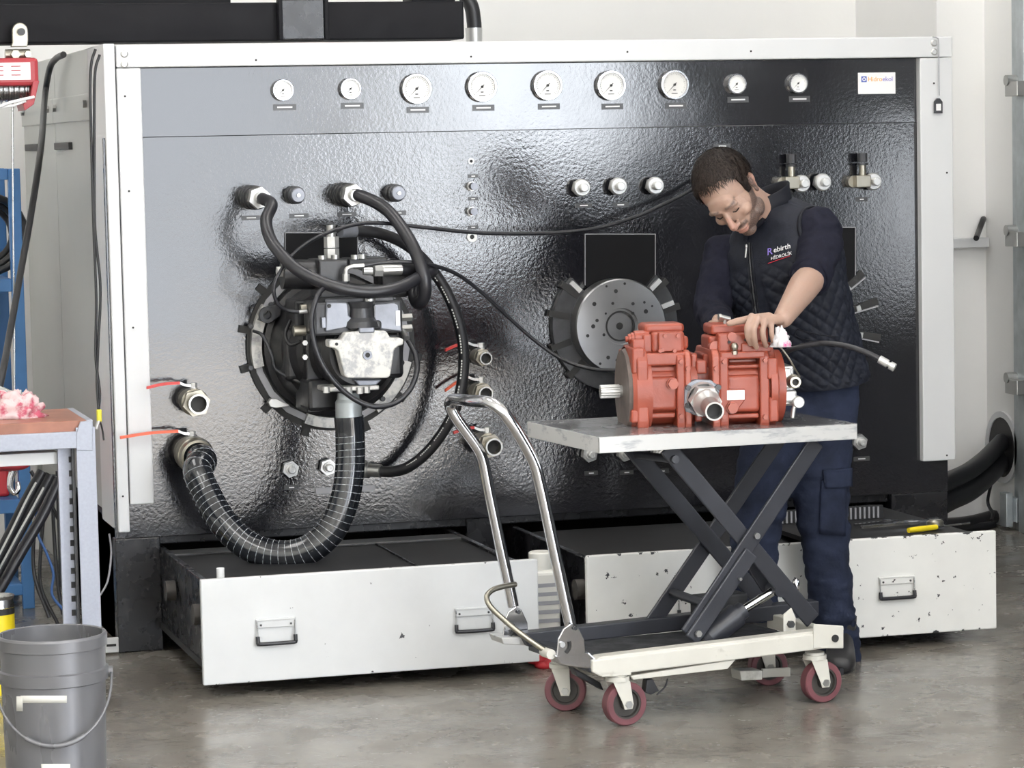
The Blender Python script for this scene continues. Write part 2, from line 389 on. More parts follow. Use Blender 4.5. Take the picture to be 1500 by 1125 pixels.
for (px,py) in ((1493,130),(1493,350),(1493,566)):
    p=PX(px,py,XR_-.03)
    h=MB(); h.box(XR_-.07,XR_-.03,p.y-.06,p.y+.05,p.z-.03,p.z+.03); h.cyl((XR_-.075,p.y+.03,p.z+.035),(XR_-.03,p.y+.03,p.z+.035),.022,n=14)
    h.build('roller_hinge','zinc',d,bevel=.003)
p=PX(1484,746,XR_-.02)
h=MB(); h.box(XR_-.03,XR_-.001,p.y-.05,p.y+.10,p.z-.05,p.z+.05); h.box(XR_-.06,XR_-.03,p.y-.02,p.y+.04,p.z-.07,p.z+.07); h.build('latch','galvanised',d,bevel=.003)
d2_=thing('dark_reflection_wall',(XR_+.1,-4.75,0),None,None); tag(d2_,kind='structure')  # unseen dark panels added so the enamel's right side reflects dark
for k in range(7): MB().box(XR_+.04,XR_+.09,-6.1,-3.4,.02+k*.48,.02+k*.48+.47).build('door_panel','black_dull',d2_,bevel=.006)
# gate and window frames that the daylight comes through
g=MB()
for y in (-12.2,-6.2): g.box(XR_-.02,XR_+.05,y-.06,y+.06,0,3.8)
g.box(XR_-.02,XR_+.05,-12.2,-6.2,3.74,3.86); struct(g,'trim_side_gate','galvanised')
g=MB()
for y in (-3.3,-2.2): g.box(XR_-.02,XR_+.05,y-.04,y+.04,.86,1.77)
for z in (.9,1.73): g.box(XR_-.02,XR_+.05,-3.3,-2.2,z-.04,z+.04)
g_=struct(g,'window_1','galvanised')
MB().box(XR_+.17,XR_+.18,-3.3,-2.2,.9,1.73).build('sun_block_pane','frame_white',g_)  # opaque white sheet added behind the window light to keep the sun out
# unseen dark block, cupboard-shaped, added only for the enamel to mirror
tc_=thing('reflection_block',(3.4,-5.2,0),'dark cupboard-shaped block added out of view for the enamel to mirror','reflection block')
MB().box(3.05,3.72,-6.1,-4.3,.06,1.5).build('block_body','black_dull',tc_,bevel=.01)
for i in range(2): MB().box(3.03,3.05,-6.08+i*.9,-5.22+i*.9,.1,1.46).build('block_front','black_dull',tc_,bevel=.004)
MB().box(3.05,3.72,-6.1,-4.3,0,.06).build('block_base','black_dull',tc_)
# cable trunking, stub of cable, wall opening and thick hoses right of the bench
q0=PY(1391,350,1.745); q1=PY(1441,350,1.745)
t=thing('cable_trunking',(q0.x,1.7,q0.z),'short white cable trunking on the wall right of the white bench frame','trunking')
m=MB(); m.box(q0.x-.3,q1.x,1.69,1.75,PY(1420,363,1.7).z,PY(1420,349,1.7).z); m.build('trunk','frame_white',t,bevel=.003)
m=MB(); m.tube([PX(1430,349,XR_-.12),PX(1434,338,XR_-.06),PX(1440,322,XR_-.02),PX(1442,318,XR_+.05)],.012,10); m.build('cable_stub','rubber',t)
hw=PX(1470,655,XR_)
m=MB(); m.ring((XR_-.012,hw.y,hw.z),(1,0,0),.125,.150,.011,n=32); struct(m,'trim_wall_opening','frame_white')
m=MB(); m.cyl((XR_-.006,hw.y,hw.z),(XR_-.001,hw.y,hw.z),.13,n=32); struct(m,'wall_opening','black_dull')
def hose(name,pts,r,m,label,cat='hose',group=None,n=12,res=10,**k):
    return MB().tube(pts,r,n=n,res=res).build(name,m,label=label,cat=cat,group=group,**k)
hH=Vector((XR_,hw.y,hw.z+.03)); hE=PY(1378,708,1.0)
hz=[hH.lerp(hE,t)+Vector((0,0,-.05*math.sin(math.pi*max(0,min(1,t)))*.6)) for t in (.03,.12,.35,.6,.9,1.15)]
hu=hose('pressure_hose',hz,.036,'rubber','thick black hose with pale print, upper of two entering the wall opening',group='thick hoses into the wall')
m=MB(); sp=spline(hz,14)
for i in range(12,56):
    if i%6==5: continue
    a=sp[i]; b=sp[i+1]; t=(b-a).normalized(); vd=(CAM-a).normalized(); sd_=t.cross(vd).normalized(); sd_=sd_*(1 if sd_.z>0 else -1); n=(vd*.85+sd_*.5).normalized(); e=n.cross(t).normalized()*.004
    m.slab([a+n*.0365-e,a+n*.0365+t*(b-a).length*.6-e,a+n*.0365+t*(b-a).length*.6+e,a+n*.0365+e],n*.0006)
m.build('printed_marking','hose_print',hu)
hose('pressure_hose',[p+Vector((.01,.02,-.082)) for p in hz],.042,'rubber','thick plain black hose, lower of two entering the wall opening',group='thick hoses into the wall')
hose('drop_cable',[PX(1449,688,XR_-.03),PX(1452,705,XR_-.03),PX(1447,735,XR_-.03),PX(1454,752,XR_-.05),PX(1452,762,XR_-.08)],.007,'rubber','thin black cable hanging down the wall below the thick hoses',cat='cable')
b0=PZ(1385,768,.0); m=MB(); m.tube([PZ(1380,770,.03),PZ(1420,766,.03),PZ(1456,757,.03)],.03,10); m.tube([PZ(1380,776,.015),PZ(1425,772,.015),PZ(1456,768,.015)],.015,8)
m.build('floor_conduit','rubber',label='black corrugated conduit lying on the floor beside the bench',cat='conduit')

# ------------------------------------------------------------------ crane beam over the bench
cb=thing('crane_beam',(.1,.3,1.98),'black steel crane beam running above the white bench frame','beam')
MB().box(-1.6,PY(680,30,.24).x,.24,.42,1.985,2.113).build('girder','beam_black',cb,bevel=.006)
x0=PY(412,30,.22).x; x1=PY(474,30,.22).x
MB().box(x0,x1,.21,.24,1.988,2.120).build('splice_plate','black_paint',cb,bevel=.003)
for xx in (x0-.012,x1+.0): MB().box(xx,xx+.014,.20,.24,1.985,2.122).build('weld_rib','beam_black',cb,bevel=.003)
MB().box(-1.6,.36,.30,.36,2.113,2.135).build('cable_tray','beam_black',cb,bevel=.003)
MB().box(PY(600,3,.3).x,PY(665,3,.3).x,.28,.40,2.113,2.16).build('stop_block','beam_black',cb,bevel=.004)
vh=MB().tube([PY(655,-25,.5),PY(676,-12,.5),PY(690,8,.5),PY(694,30,.5),PY(695,44,.5)],.026,14); vo=vh.build('vent_hose','rubber',label='bent black hose with bright sleeve behind the crane beam end',cat='hose')
MB().lathe(PY(694,41,.5),(0,0,-1),[(0,.0),(0,.03),(.0,.03),(.10,.027),(.10,.0)],n=20).build('end_sleeve','zinc_bright',vo)

# electric hoist hanging from the beam at far left
ho=thing('electric_hoist',PY(10,120,.2),'red electric cable hoist hanging from the crane beam','hoist')
def hy(px,py,y=.2): return PY(px,py,y)
a=hy(0,86); c=hy(54,142)
m=MB(); m.box(-.62,c.x,.13,.30,c.z+.035,a.z); m.build('housing','hoist_red',ho,bevel=.012)
m=MB(); pts=[(c.x,.13,a.z),(c.x-.012,.13,a.z)]
m=MB(); z1=c.z+.05; R=.055
for yy in (.125,):
    P=[Vector((c.x,yy,z1)),Vector((c.x-.10,yy,z1))]+[Vector((c.x-.05-.055*math.cos(t),yy,z1-.04-.02*math.sin(t))) for t in [0,.5,1,1.57,2.1,2.6,3.14]]
m.slab([(c.x,.12,z1),(c.x-.02,.12,z1-.075),(c.x-.05,.12,z1-.095),(c.x-.055,.12,z1-.075),(c.x-.03,.12,z1-.05),(c.x-.02,.12,z1)],(0,.18,0)); m.build('end_bracket','hoist_red',ho,bevel=.002)
dr=MB()
for i in range(16): dr.lathe((-.60+i*(c.x-.02+.60)/16,.20,z1-.025),(1,0,0),[(0,.036),(.0075,.046),(.0155,.036)],n=20)
dr.cyl((-.62,.20,z1-.025),(c.x-.015,.20,z1-.025),.037,n=20); dr.build('rope_drum','steel',ho)
lp=hy(45,116,.128); m=MB(); m.box(-.62,lp.x,.127,.131,hy(0,118).z,hy(0,93).z); m.build('data_label','plate_white',ho)
tl=MB()
for i in range(4):
    for j in range(3): tl.box(-.56+i*.055+.0,-.56+i*.055+.03,.1255,.127,hy(0,99).z-j*.014,hy(0,99).z-j*.014+.003)
tl.build('label_print','hoist_red',ho)
cl=MB(); kp=hy(29,46,.2); e=[]
for t in range(0,181,15): e.append((kp.x+.026*math.cos(math.radians(t)),.19,kp.z+.028*math.sin(math.radians(t))))
cl.slab(e+[(kp.x-.026,.19,kp.z-.035),(kp.x-.032,.19,kp.z-.05),(kp.x+.022,.19,kp.z-.05),(kp.x+.026,.19,kp.z-.03)],(0,.02,0)); cl.build('trolley_clamp','brass_grey',ho,bevel=.003)
MB().cyl((kp.x+.003,.175,kp.z-.002),(kp.x+.003,.21,kp.z-.002),.012,n=14).build('clamp_bolt','cast_dark',ho)
cl=MB(); cl.cyl((kp.x-.05,.2,kp.z-.075),(kp.x+.03,.2,kp.z-.075),.018,n=14); cl.cyl((kp.x-.02,.16,kp.z-.075),(kp.x-.02,.2,kp.z-.075),.015,n=6); cl.cyl((kp.x+.02,.16,kp.z-.075),(kp.x+.02,.2,kp.z-.075),.012,n=6); cl.build('clamp_shackle','brass_grey',ho)
MB().tube([hy(18,118,.19),hy(19,300,.19),hy(21,500,.2),hy(20,660,.2)],.0032,6).build('wire_rope','steel',ho)
MB().tube([hy(-20,165,.12),hy(10,152,.11),hy(28,147,.11),hy(50,142,.12)],.005,8).build('control_cable','plate_white',ho)
MB().tube([hy(-20,157,.12),hy(12,156,.12),hy(38,148,.12)],.004,8).build('control_cable','plate_white',ho)
hk=MB(); hk.cyl(hy(20,680,.2),hy(20,690,.2),.012,n=12); hk.tube([hy(20,688,.2),hy(16,700,.2),hy(15,714,.2),hy(21,722,.2),hy(27,716,.2),hy(26,706,.2)],lambda t:.013-.006*t,10); hk.build('lifting_hook','chrome',ho)
hk=MB(); hk.ball(hy(18,681,.2),(.06,.04,.02)); hk.build('hook_guard','hoist_red',ho)
# ================================================================== HYDRAULIC TEST BENCH
tb=thing('hydraulic_test_bench',(1.35,.6,0),'large hydraulic test bench with glossy black panel in a white frame','test bench')
ZS=1.672
MB().box(0,2.707,-.0025,.02,ZS,1.893).build('gauge_panel','upper_enamel',tb,bevel=.001)
MB().box(-.125,2.815,0,.02,.375,ZS-.0005).build('front_panel','panel_enamel',tb,bevel=.001)
lb=MB()
lb.box(-.128,.02,.0,.06,0,.374); lb.box(2.60,2.815,.0,.06,0,.374); lb.box(1.06,1.17,.02,.08,0,.374); lb.box(.02,2.6,.03,.08,.345,.374)
lb.build('base_frame','black_paint',tb,bevel=.004)
MB().box(-.10,2.79,1.55,1.60,0,.40).box(-.10,-.07,.06,1.55,.0,.40).box(2.76,2.79,.06,1.55,0,.4).box(-.1,2.79,.06,1.6,.40,.43).build('inner_well','black_dull',tb)
# white frame
MB().box(-.078,2.832,-.032,.05,1.895,1.966).build('frame_top','frame_white',tb,bevel=.004)
MB().box(-.078,-.001,-.030,.05,.487,1.893).build('frame_upright','frame_white',tb,bevel=.004)
MB().box(2.709,2.832,-.030,.05,.487,1.893).build('frame_upright','frame_white',tb,bevel=.004)
MB().box(-.118,-.081,-.020,.35,.397,1.972).build('edge_post','frame_white',tb,bevel=.004)
MB().box(2.80,2.832,.05,1.6,.43,1.95).build('side_cover','frame_white',tb)
MB().box(-.08,2.80,.05,1.6,1.90,1.93).build('roof_sheet','frame_white',tb)
scr=MB().lathe((0,0,0),(0,-1,0),[(0,.012),(.003,.012),(.006,.008),(.006,0)],n=16).lathe((0,0,0),(0,-1,0),[(.0062,.004),(.0062,0)],n=6)
scr_m=smesh(scr,'screw','zinc_bright')
for px,py in ((182,79),(182,94),(1368,63),(1368,76)): inst('frame_screw',scr_m,tb,PY(px,py,-.032))
for px,py in ((183,141),(375,88),(690,83),(919,76),(1100,75),(1368,122),(1387,253),(189,280),(195,480)):
    inst('rivet_hole',smesh(MB().cyl((0,0,0),(0,-.001,0),.0035,n=10),'rivet_hole','black_dull'),tb,PY(px,py,-.0325))
inst('rivet_hole',bpy.data.meshes['rivet_hole'],tb,PY(1387,667,-.031)); inst('rivet_hole',bpy.data.meshes['rivet_hole'],tb,PY(180,727,-.031))
# left side: two sheet doors with a bolted strip above and pocket handles
XS=-.10
for i,(y0,y1) in enumerate(((.36,1.36),(1.37,2.34))):
    z=PX(90,168,XS).z
    zt=1.975-(.0 if i==0 else .0)
    MB().box(XS-.002,XS+.02,y0,y1,.42,z-.012).build('side_door','cabinet_grey',tb,bevel=.004)
    MB().box(XS-.010,XS+.02,y0,y1,z-.03,z+.06).build('bolted_strip','cabinet_grey',tb,bevel=.003)
    MB().box(XS,XS+.02,y0,y1,z+.0,zt).build('upper_sheet','cabinet_grey',tb,bevel=.003)
    for yy in (y0+.10,y1-.10):
        MB().hexn((XS-.012,yy,z+.025),(XS-.024,yy,z+.025),.015).build('strip_bolt','zinc',tb)
    hp=PX(96,214,XS) if i==0 else PX(51,216,XS)
    MB().box(XS-.016,XS,hp.y-.20,hp.y+.20,hp.z-.013,hp.z+.013).build('pocket_handle','black_dull',tb,bevel=.003)
MB().box(XS+.02,XS+.03,.36,2.34,.05,1.97).build('side_core','cabinet_grey',tb)
MB().box(XS+.0,2.8,2.30,2.34,.05,1.97).build('rear_sheet','cabinet_grey',tb)
MB().box(XS+.03,1.2,1.62,2.30,.05,1.95).build('rear_tank','cabinet_grey',tb)
bs=MB().box(XS-.0,XS+.03,.06,1.55,.0,.40); bs.build('kick_plate','black_paint',tb)
fp=PZ(166,948,.02); m=MB(); m.box(-.175,-.128,-.012,-.006,.005,.055); m.build('anchor_bracket','frame_white',tb,bevel=.003)
m=MB(); m.box(-.168,-.137,-.0135,-.012,.026,.034); m.build('bracket_slot','print_black',tb)

# ---- gauges
def gauge_meshes(R,tagn,dial):
    m=MB(); m.lathe((0,0,0),(0,-1,0),[(0,R*1.0),(.012,R*1.0),(.016,R*1.04),(.022,R*1.04),(.024,R*1.0),(.024,R*.90),(.014,R*.88)],n=40)
    rim=smesh(m,'gauge_rim'+tagn,'chrome')
    m=MB(); m.cyl((0,-.010,0),(0,-.0145,0),R*.90,n=40); d=smesh(m,'gauge_dial'+tagn,dial)
    m=MB()
    for k in range(28):
        a=math.radians(225-270*k/27); l=.10 if k%3==0 else .055; c,s=math.cos(a),math.sin(a)
        r0,r1=R*(.80-l),R*.80; w=R*.012
        m.add([(c*r0-s*w,-.0149,s*r0+c*w),(c*r1-s*w,-.0149,s*r1+c*w),(c*r1+s*w,-.0149,s*r1-c*w),(c*r0+s*w,-.0149,s*r0-c*w)],[(0,1,2,3)])
    m.box(-R*.22,R*.22,-.0150,-.0147,-R*.62,-R*.57); m.box(-R*.1,R*.1,-.0150,-.0147,-R*.40,-R*.33)
    mk=smesh(m,'gauge_marks'+tagn,'print_black')
    m=MB(); a=math.radians(225); c,s=math.cos(a),math.sin(a)
    m.slab([(-c*R*.2-s*R*.03,-.016,-s*R*.2+c*R*.03),(c*R*.68,-.016,s*R*.68),(-c*R*.2+s*R*.03,-.016,-s*R*.2-c*R*.03)],(0,-.001,0)); m.cyl((0,-.0155,0),(0,-.019,0),R*.09,n=14)
    nd=smesh(m,'gauge_needle'+tagn,'print_black')
    return rim,d,mk,nd
GS=gauge_meshes(.0335,'_small','dial_white'); GL=gauge_meshes(.0485,'_large','dial_grey'); GR=gauge_meshes(.0335,'_plain','dial_grey')
lab_m=smesh(MB().box(-.04,.04,-.0022,0,-.010,.010),'label_plate','label_dark')
lab_w=smesh(MB().box(-.024,.024,-.0026,-.0022,-.0025,.0025),'label_print','print_white')
def plate(px,py,sx=1.,y=0.,sy=1.,wide=1.):
    o=inst('label_plate',lab_m,tb,PY(px,py,y),scale=(sx,1,sy)); inst('label_print',lab_w,o,ROOT[o.name],scale=(wide,1,1)); return o
for px,py,k in ((415,132,'s'),(514,130,'s'),(611,130,'l'),(707,127,'l'),(803,125,'l'),(896,125,'l'),(989,124,'l'),(1080,123,'r'),(1170,122,'r')):
    G={'s':GS,'l':GL,'r':GS}[k]; p=PY(px,py,-.024); p.y=-.0025
    g=inst('pressure_gauge',G[0],tb,p)
    for nm,me in zip(('gauge_dial','dial_marks','needle'),G[1:]): inst(nm,me,g,p)
    plate(px+(1 if k!='s' else 2),py+(23 if k!='l' else 31)+(2 if k=='s' else 0),.95,-.0025,wide=1.1)
# white maker's plate with logo
lp=PY(1284,122,-.0025); LP=inst('maker_plate',smesh(MB().box(-.070,.070,-.003,0,-.037,.037),'maker_plate','plate_white'),tb,lp)
b=LP.modifiers.new('bevel','BEVEL'); b.width=.004; b.segments=2
def flat_text(body,size,m,loc,parent,name='lettering',sx=1.,depth=.0004):
    me=text_mesh(name,body,size,m,depth); o=inst(name,me,parent,loc,rot=(math.pi/2,0,0)); o.scale=(sx,1,1); return o
def wtxt(me): return max(v.co.x for v in me.vertices)
x=lp.x-.034
for body,mm in (('Hidro','logo_orange'),('ekol','logo_violet')):
    o=flat_text(body,.0225,mm,(x,lp.y-.0034,lp.z+.007),LP); x+=wtxt(o.data)+.0015
m=MB(); m.box(-.010,.010,-.0004,0,-.010,.010); inst('logo_square',smesh(m,'logo_square','logo_blue'),LP,(lp.x-.048,lp.y-.0031,lp.z+.0145))
m=MB(); m.ring((0,0,0),(0,-1,0),.0035,.0068,.0004,n=20); inst('logo_ring',smesh(m,'logo_ring','plate_white'),LP,(lp.x-.048,lp.y-.0036,lp.z+.0145))

# ---- fittings on the panel
def fitting(name,prof_list,hexes,px,py,depth,parent=tb,n=24):
    p=PY(px,py,-depth); p.y=0
    me=None; o=None
    for i,(prof,mm) in enumerate(prof_list):
        mb=MB().lathe((0,0,0),(0,-1,0),prof,n=n)
        for (t0,t1,r,k) in [h for h in hexes if h[3]==i]: mb.hexn((0,-t0,0),(0,-t1,0),r,rot=.3)
        key=name+str(i); me=bpy.data.meshes.get(key) or smesh(mb,key,mm)
        if i==0: o=inst(name,me,parent,p)
        else: inst(['coupling_nut','end_cap','end_face'][min(i-1,2)],me,o,p)
    return o,p
# silver quick couplings with caps
SILV=[([(0,.019),(.03,.019),(.03,0)],'zinc'),([(.03,.029),(.033,.030),(.046,.030),(.052,.026),(.052,.017),(.052,0)],'zinc_bright'),([(.052,.0145),(.075,.0145),(.078,.012),(.078,0)],'zinc_bright')]
for px,py in ((855,275),(909,273),(963,272),(1209,267),(1178,269),(1283,266)):
    fitting('quick_coupling',SILV,[(.018,.034,.030,0)],px,py,.065)
inst('quick_coupling',bpy.data.meshes['quick_coupling0'],tb,Vector((PY(1064,229,-.05).x,0,PY(1064,229,-.05).z)))
o_,p_=fitting('quick_coupling',SILV,[(.018,.034,.030,0)],1062,230,.065)
# small hex ports low on the panel
HEXP=[([(0,.022),(.012,.022),(.012,0)],'zinc'),([(.036,.018),(.040,.017),(.040,0)],'zinc_bright'),([(.040,.0125),(.062,.0125),(.064,.010),(.064,.004),(.060,.004),(.060,0)],'zinc_bright')]
for px,py in ((427,688),(482,685),(866,666),(918,665),(968,664),(1262,648)):
    fitting('hex_port',HEXP,[(.010,.036,.028,0)],px,py,.045)
# dark couplings with dust caps
DARK=[([(0,.030),(.02,.030),(.022,.026),(.045,.026),(.048,.029),(.060,.029),(.062,.024),(.062,0)],'cast_dark'),([(.062,.024),(.085,.024),(.088,.021),(.088,0)],'cast_grey'),([(.0885,.006),(.094,.006),(.094,0)],'zinc')]
for px,py in ((436,286),(583,283)): fitting('capped_coupling',DARK,[],px,py,.075)
# big black sockets with a hose nut
SOCK=[([(0,.040),(.03,.040),(.034,.036),(.05,.040),(.075,.040),(.08,.036),(.10,.036),(.105,.038),(.125,.038),(.128,.03),(.128,0)],'cast_black'),([(.165,.020),(.20,.018),(.20,0)],'zinc_bright')]
sockets=[]
for px,py in ((381,290),(519,286)):
    sockets.append(fitting('hose_socket',SOCK,[(.128,.168,.036,1)],px,py,.17))
# push buttons, hole, ring between the mounts
for px,py in ((694,273),(694,310)):
    fitting('push_button',[([(0,.016),(.008,.016),(.008,0)],'zinc'),([(.008,.0125),(.04,.0125),(.04,0)],'cast_black'),([(.0401,.012),(.0415,.012),(.0415,0)],'cast_grey')],[(.006,.016,.017,0)],px,py,.035)
inst('panel_hole',smesh(MB().ring((0,0,0),(0,-1,0),.006,.010,.003,n=20),'hole_ring','zinc'),tb,PY(690,236,0)); inst('hole_core',smesh(MB().cyl((0,-.0005,0),(0,-.001,0),.0065,n=16),'hole_core','print_black'),tb,PY(690,236,0))
inst('cable_gland',smesh(MB().ring((0,0,0),(0,-1,0),.008,.017,.006,n=24),'gland','plate_white'),tb,PY(691,347,-.0)); inst('gland_core',smesh(MB().cyl((0,-.001,0),(0,-.004,0),.009,n=16),'gland_core','print_black'),tb,PY(691,346,0))
for px,py in ((693,258),(693,291),(693,333)): plate(px,py,.45,0,.6,.6)
for px,py,w in ((368,319,.8),(438,316,.8),(508,314,.8),(582,312,.75),(855,301,.75),(909,300,.7),(1262,292,.55),(1058,214,.75),(1262,672,.75),(866,693,.6),(918,692,.6),(970,690,.6),(427,714,.6)): plate(px,py,w,0,.75,w*1.0)
inst('label_strip',smesh(MB().box(-.1,.1,-.002,0,-.010,.010),'label_strip','label_grey'),tb,PY(506,717,0))
# needle valves upper right (block, stem, knurled knob)
for px,py in ((1160,268),(1264,266)):
    p=PY(px,py,-.04); v=MB(); v.box(p.x-.032,p.x+.022,-.062,-.012,p.z-.020,p.z+.022); v.cyl((p.x-.03,0,p.z),(p.x-.03,-.03,p.z),.02,n=16); v.cyl((p.x-.012,-.038,p.z),(p.x+.035,-.038,p.z),.017,n=16)
    o=v.build('needle_valve','brass_grey',tb,bevel=.003)
    MB().cyl((p.x,-.038,p.z+.02),(p.x,-.038,p.z+.058),.0125,n=18).build('valve_stem','brass_grey',o)
    k=MB(); k.cyl((p.x,-.038,p.z+.056),(p.x,-.038,p.z+.064),.019,n=20); k.cyl((p.x,-.038,p.z+.067),(p.x,-.038,p.z+.098),.0175,n=12,smooth=False); k.build('valve_knob','cast_dark',o)
# ball valves
def ball_valve(px,py,L,R,hx,hy_,hm,yh=-.07,open_end=True):
    p=PY(px,py,-L); p.y=0; a=Vector((p.x,0,p.z))
    m=MB(); m.lathe(a,(0,-1,0),[(0,R*.95),(L*.35,R*.95),(L*.38,R*1.12),(L*.62,R*1.12),(L*.64,R*.98),(L*.82,R*.98)],n=28); m.hexn(a+Vector((0,-L*.64,0)),a+Vector((0,-L*.8,0)),R*1.13,rot=.2)
    if open_end: m.lathe(a,(0,-1,0),[(L*.82,R*.98),(L*.82,R*.80),(L,R*.80),(L,R*.80),(L,R*.66),(L*.80,R*.62)],n=28)
    o=m.build('ball_valve','brass_grey',tb,bevel=.0)
    if open_end: MB().cyl(a+Vector((0,-L*.805,0)),a+Vector((0,-L*.79,0)),R*.66,n=24).build('bore','print_black',o); MB().ring(a+Vector((0,-L*.995,0)),(0,-1,0),R*.66,R*.81,.002,n=28).build('rim','zinc_bright',o)
    s0=a+Vector((0,-L*.5,R*1.0)); s=MB(); s.cyl(s0-Vector((0,0,.006)),s0+Vector((0,0,.008)),.013,n=16); s.hexn(s0+Vector((0,0,.006)),s0+Vector((0,0,.022)),.012); s.build('valve_stem','zinc_bright',o)
    t0=s0+Vector((0,0,.014)); he=PY(hx,hy_,s0.y); hb=t0+Vector((-.045,0,.010)); 
    for nm,pts,mm,w in (('handle_shank',[t0,t0+(hb-t0)*.55-Vector((0,0,.004)),hb],'zinc_bright',.0065),('valve_handle',[hb,hb.lerp(he,.5)+Vector((0,0,.004)),he],hm,.0085)):
        q=MB(); P=spline(pts,6)
        for i in range(len(P)-1):
            A,B=P[i],P[i+1]; up=Vector((0,0,1)); sd=Vector((0,1,0))
            h=.0042; q.add([A-sd*w-up*h,A+sd*w-up*h,A+sd*w+up*h,A-sd*w+up*h,B-sd*w-up*h,B+sd*w-up*h,B+sd*w+up*h,B-sd*w+up*h],[(0,1,2,3),(4,7,6,5),(0,4,5,1),(1,5,6,2),(2,6,7,3),(3,7,4,0)])
        q.build(nm,mm,o)
    return o,a
ball_valve(291,592,.17,.040,215,568,'handle_red')
bv,bva=ball_valve(288,668,.15,.052,176,641,'handle_orange',open_end=False)
ball_valve(712,525,.12,.026,652,513,'handle_red'); ball_valve(712,577,.12,.030,652,572,'handle_orange'); ball_valve(724,655,.17,.036,664,634,'handle_red')

# ---- mounts
def recess(px0,py0,px1,py1,cut):
    pts=[(px0,py0),(px1,py0),(px1,py1-cut),(px1-cut,py1),(px0+cut,py1),(px0,py1-cut)]
    pxs(MB(),BENCH,pts,-.006,.0).build('recess_shade','recess_black',tb,bevel=.001)  # shaded inside of a recess, painted as a flat black sheet
    e=MB()
    P=[PY(x,y,-.007) for x,y in pts]
    for i in (5,0,1): e.tube([P[i],P[(i+1)%6]],.0016,5,res=1)
    e.build('recess_rim','label_grey',tb)
recess(857,343,960,446,28); recess(418,341,524,446,28); recess(1150,333,1253,436,20)
def slotbar(c,ang,r0,r1,w,m,y0=-.001,y1=-.014,nm='clamp_slot'):
    a=math.radians(ang); d=Vector((math.cos(a),0,math.sin(a))); n=Vector((-math.sin(a),0,math.cos(a))); c=Vector((c.x,y0,c.z))
    return MB().slab([c+d*r0-n*w,c+d*r1-n*w,c+d*r1+n*w,c+d*r0+n*w],(0,y1-y0,0)).build(nm,m,tb)
# middle mount: turned steel face plate
mc=PY(910,478,-.09); mc.y=0
MB().ring(mc,(0,-1,0),.12,.222,.028,n=56,a0=132,a1=408).build('mount_ring','cast_dark',tb)
for k,a in enumerate((142,168,197,38,14,-14,225,-40)):
    slotbar(mc,a,.165,.238,.011,'print_black',-.0,-.031)
    if a in (38,14,142,-14): slotbar(mc,a+(5 if a<90 else -6),.172,.218,.008,'zinc_bright',-.028,-.040,'clamp_block')
MB().lathe(mc,(0,-1,0),[(.02,.160),(.085,.160),(.090,.156),(.090,.062)],n=72).lathe(mc,(0,-1,0),[(.090,.062),(.080,.060),(.080,.052),(.072,.050),(.072,0)],n=48).build('face_plate','steel_turned',tb)
MB().ring(mc+Vector((0,-.0802,0)),(0,-1,0),.046,.052,.001,n=48).build('seal_ring','print_black',tb)
MB().cyl(mc+Vector((0,-.0722,0)),mc+Vector((0,-.0735,0)),.012,n=20).build('shaft_bore','print_black',tb)
hm=smesh(MB().cyl((0,0,0),(0,-.0012,0),.0065,n=14),'bolt_hole','print_black')
for r,a,s in ((.144,84,.7),(.120,98,1.05),(.122,140,1.1),(.086,60,.9),(.114,43,.7),(.100,28,1.15),(.128,30,.6),(.06,45,.8),(.083,110,.8),(.070,140,.6),(.099,178,1.1),(.088,165,.9),(.122,193,.9),(.067,203,.8),(.114,245,1.0),(.115,262,1.0),(.145,238,.7),(.14,-20,.8),(.1,-35,1.0),(.14,-75,.8),(.11,-80,.9),(.145,110,.6)):
    t=math.radians(a); inst('bolt_hole',hm,tb,mc+Vector((r*math.cos(t),-.0895,r*math.sin(t))),scale=(s,1,s))
# right mount, mostly behind the worker
rc=PY(1178,480,0); rc.y=0
MB().ring(rc,(0,-1,0),.10,.165,.02,n=48).build('mount_ring','cast_black',tb)
for a in (40,17,-9): 
    slotbar(rc,a,.15,.285,.012,'print_black',-.0,-.010); slotbar(rc,a-3.4,.16,.28,.0022,'label_grey',-.0,-.014,'slot_edge')
    slotbar(rc,a,.20,.215,.009,'zinc',-.008,-.016,'clamp_block')

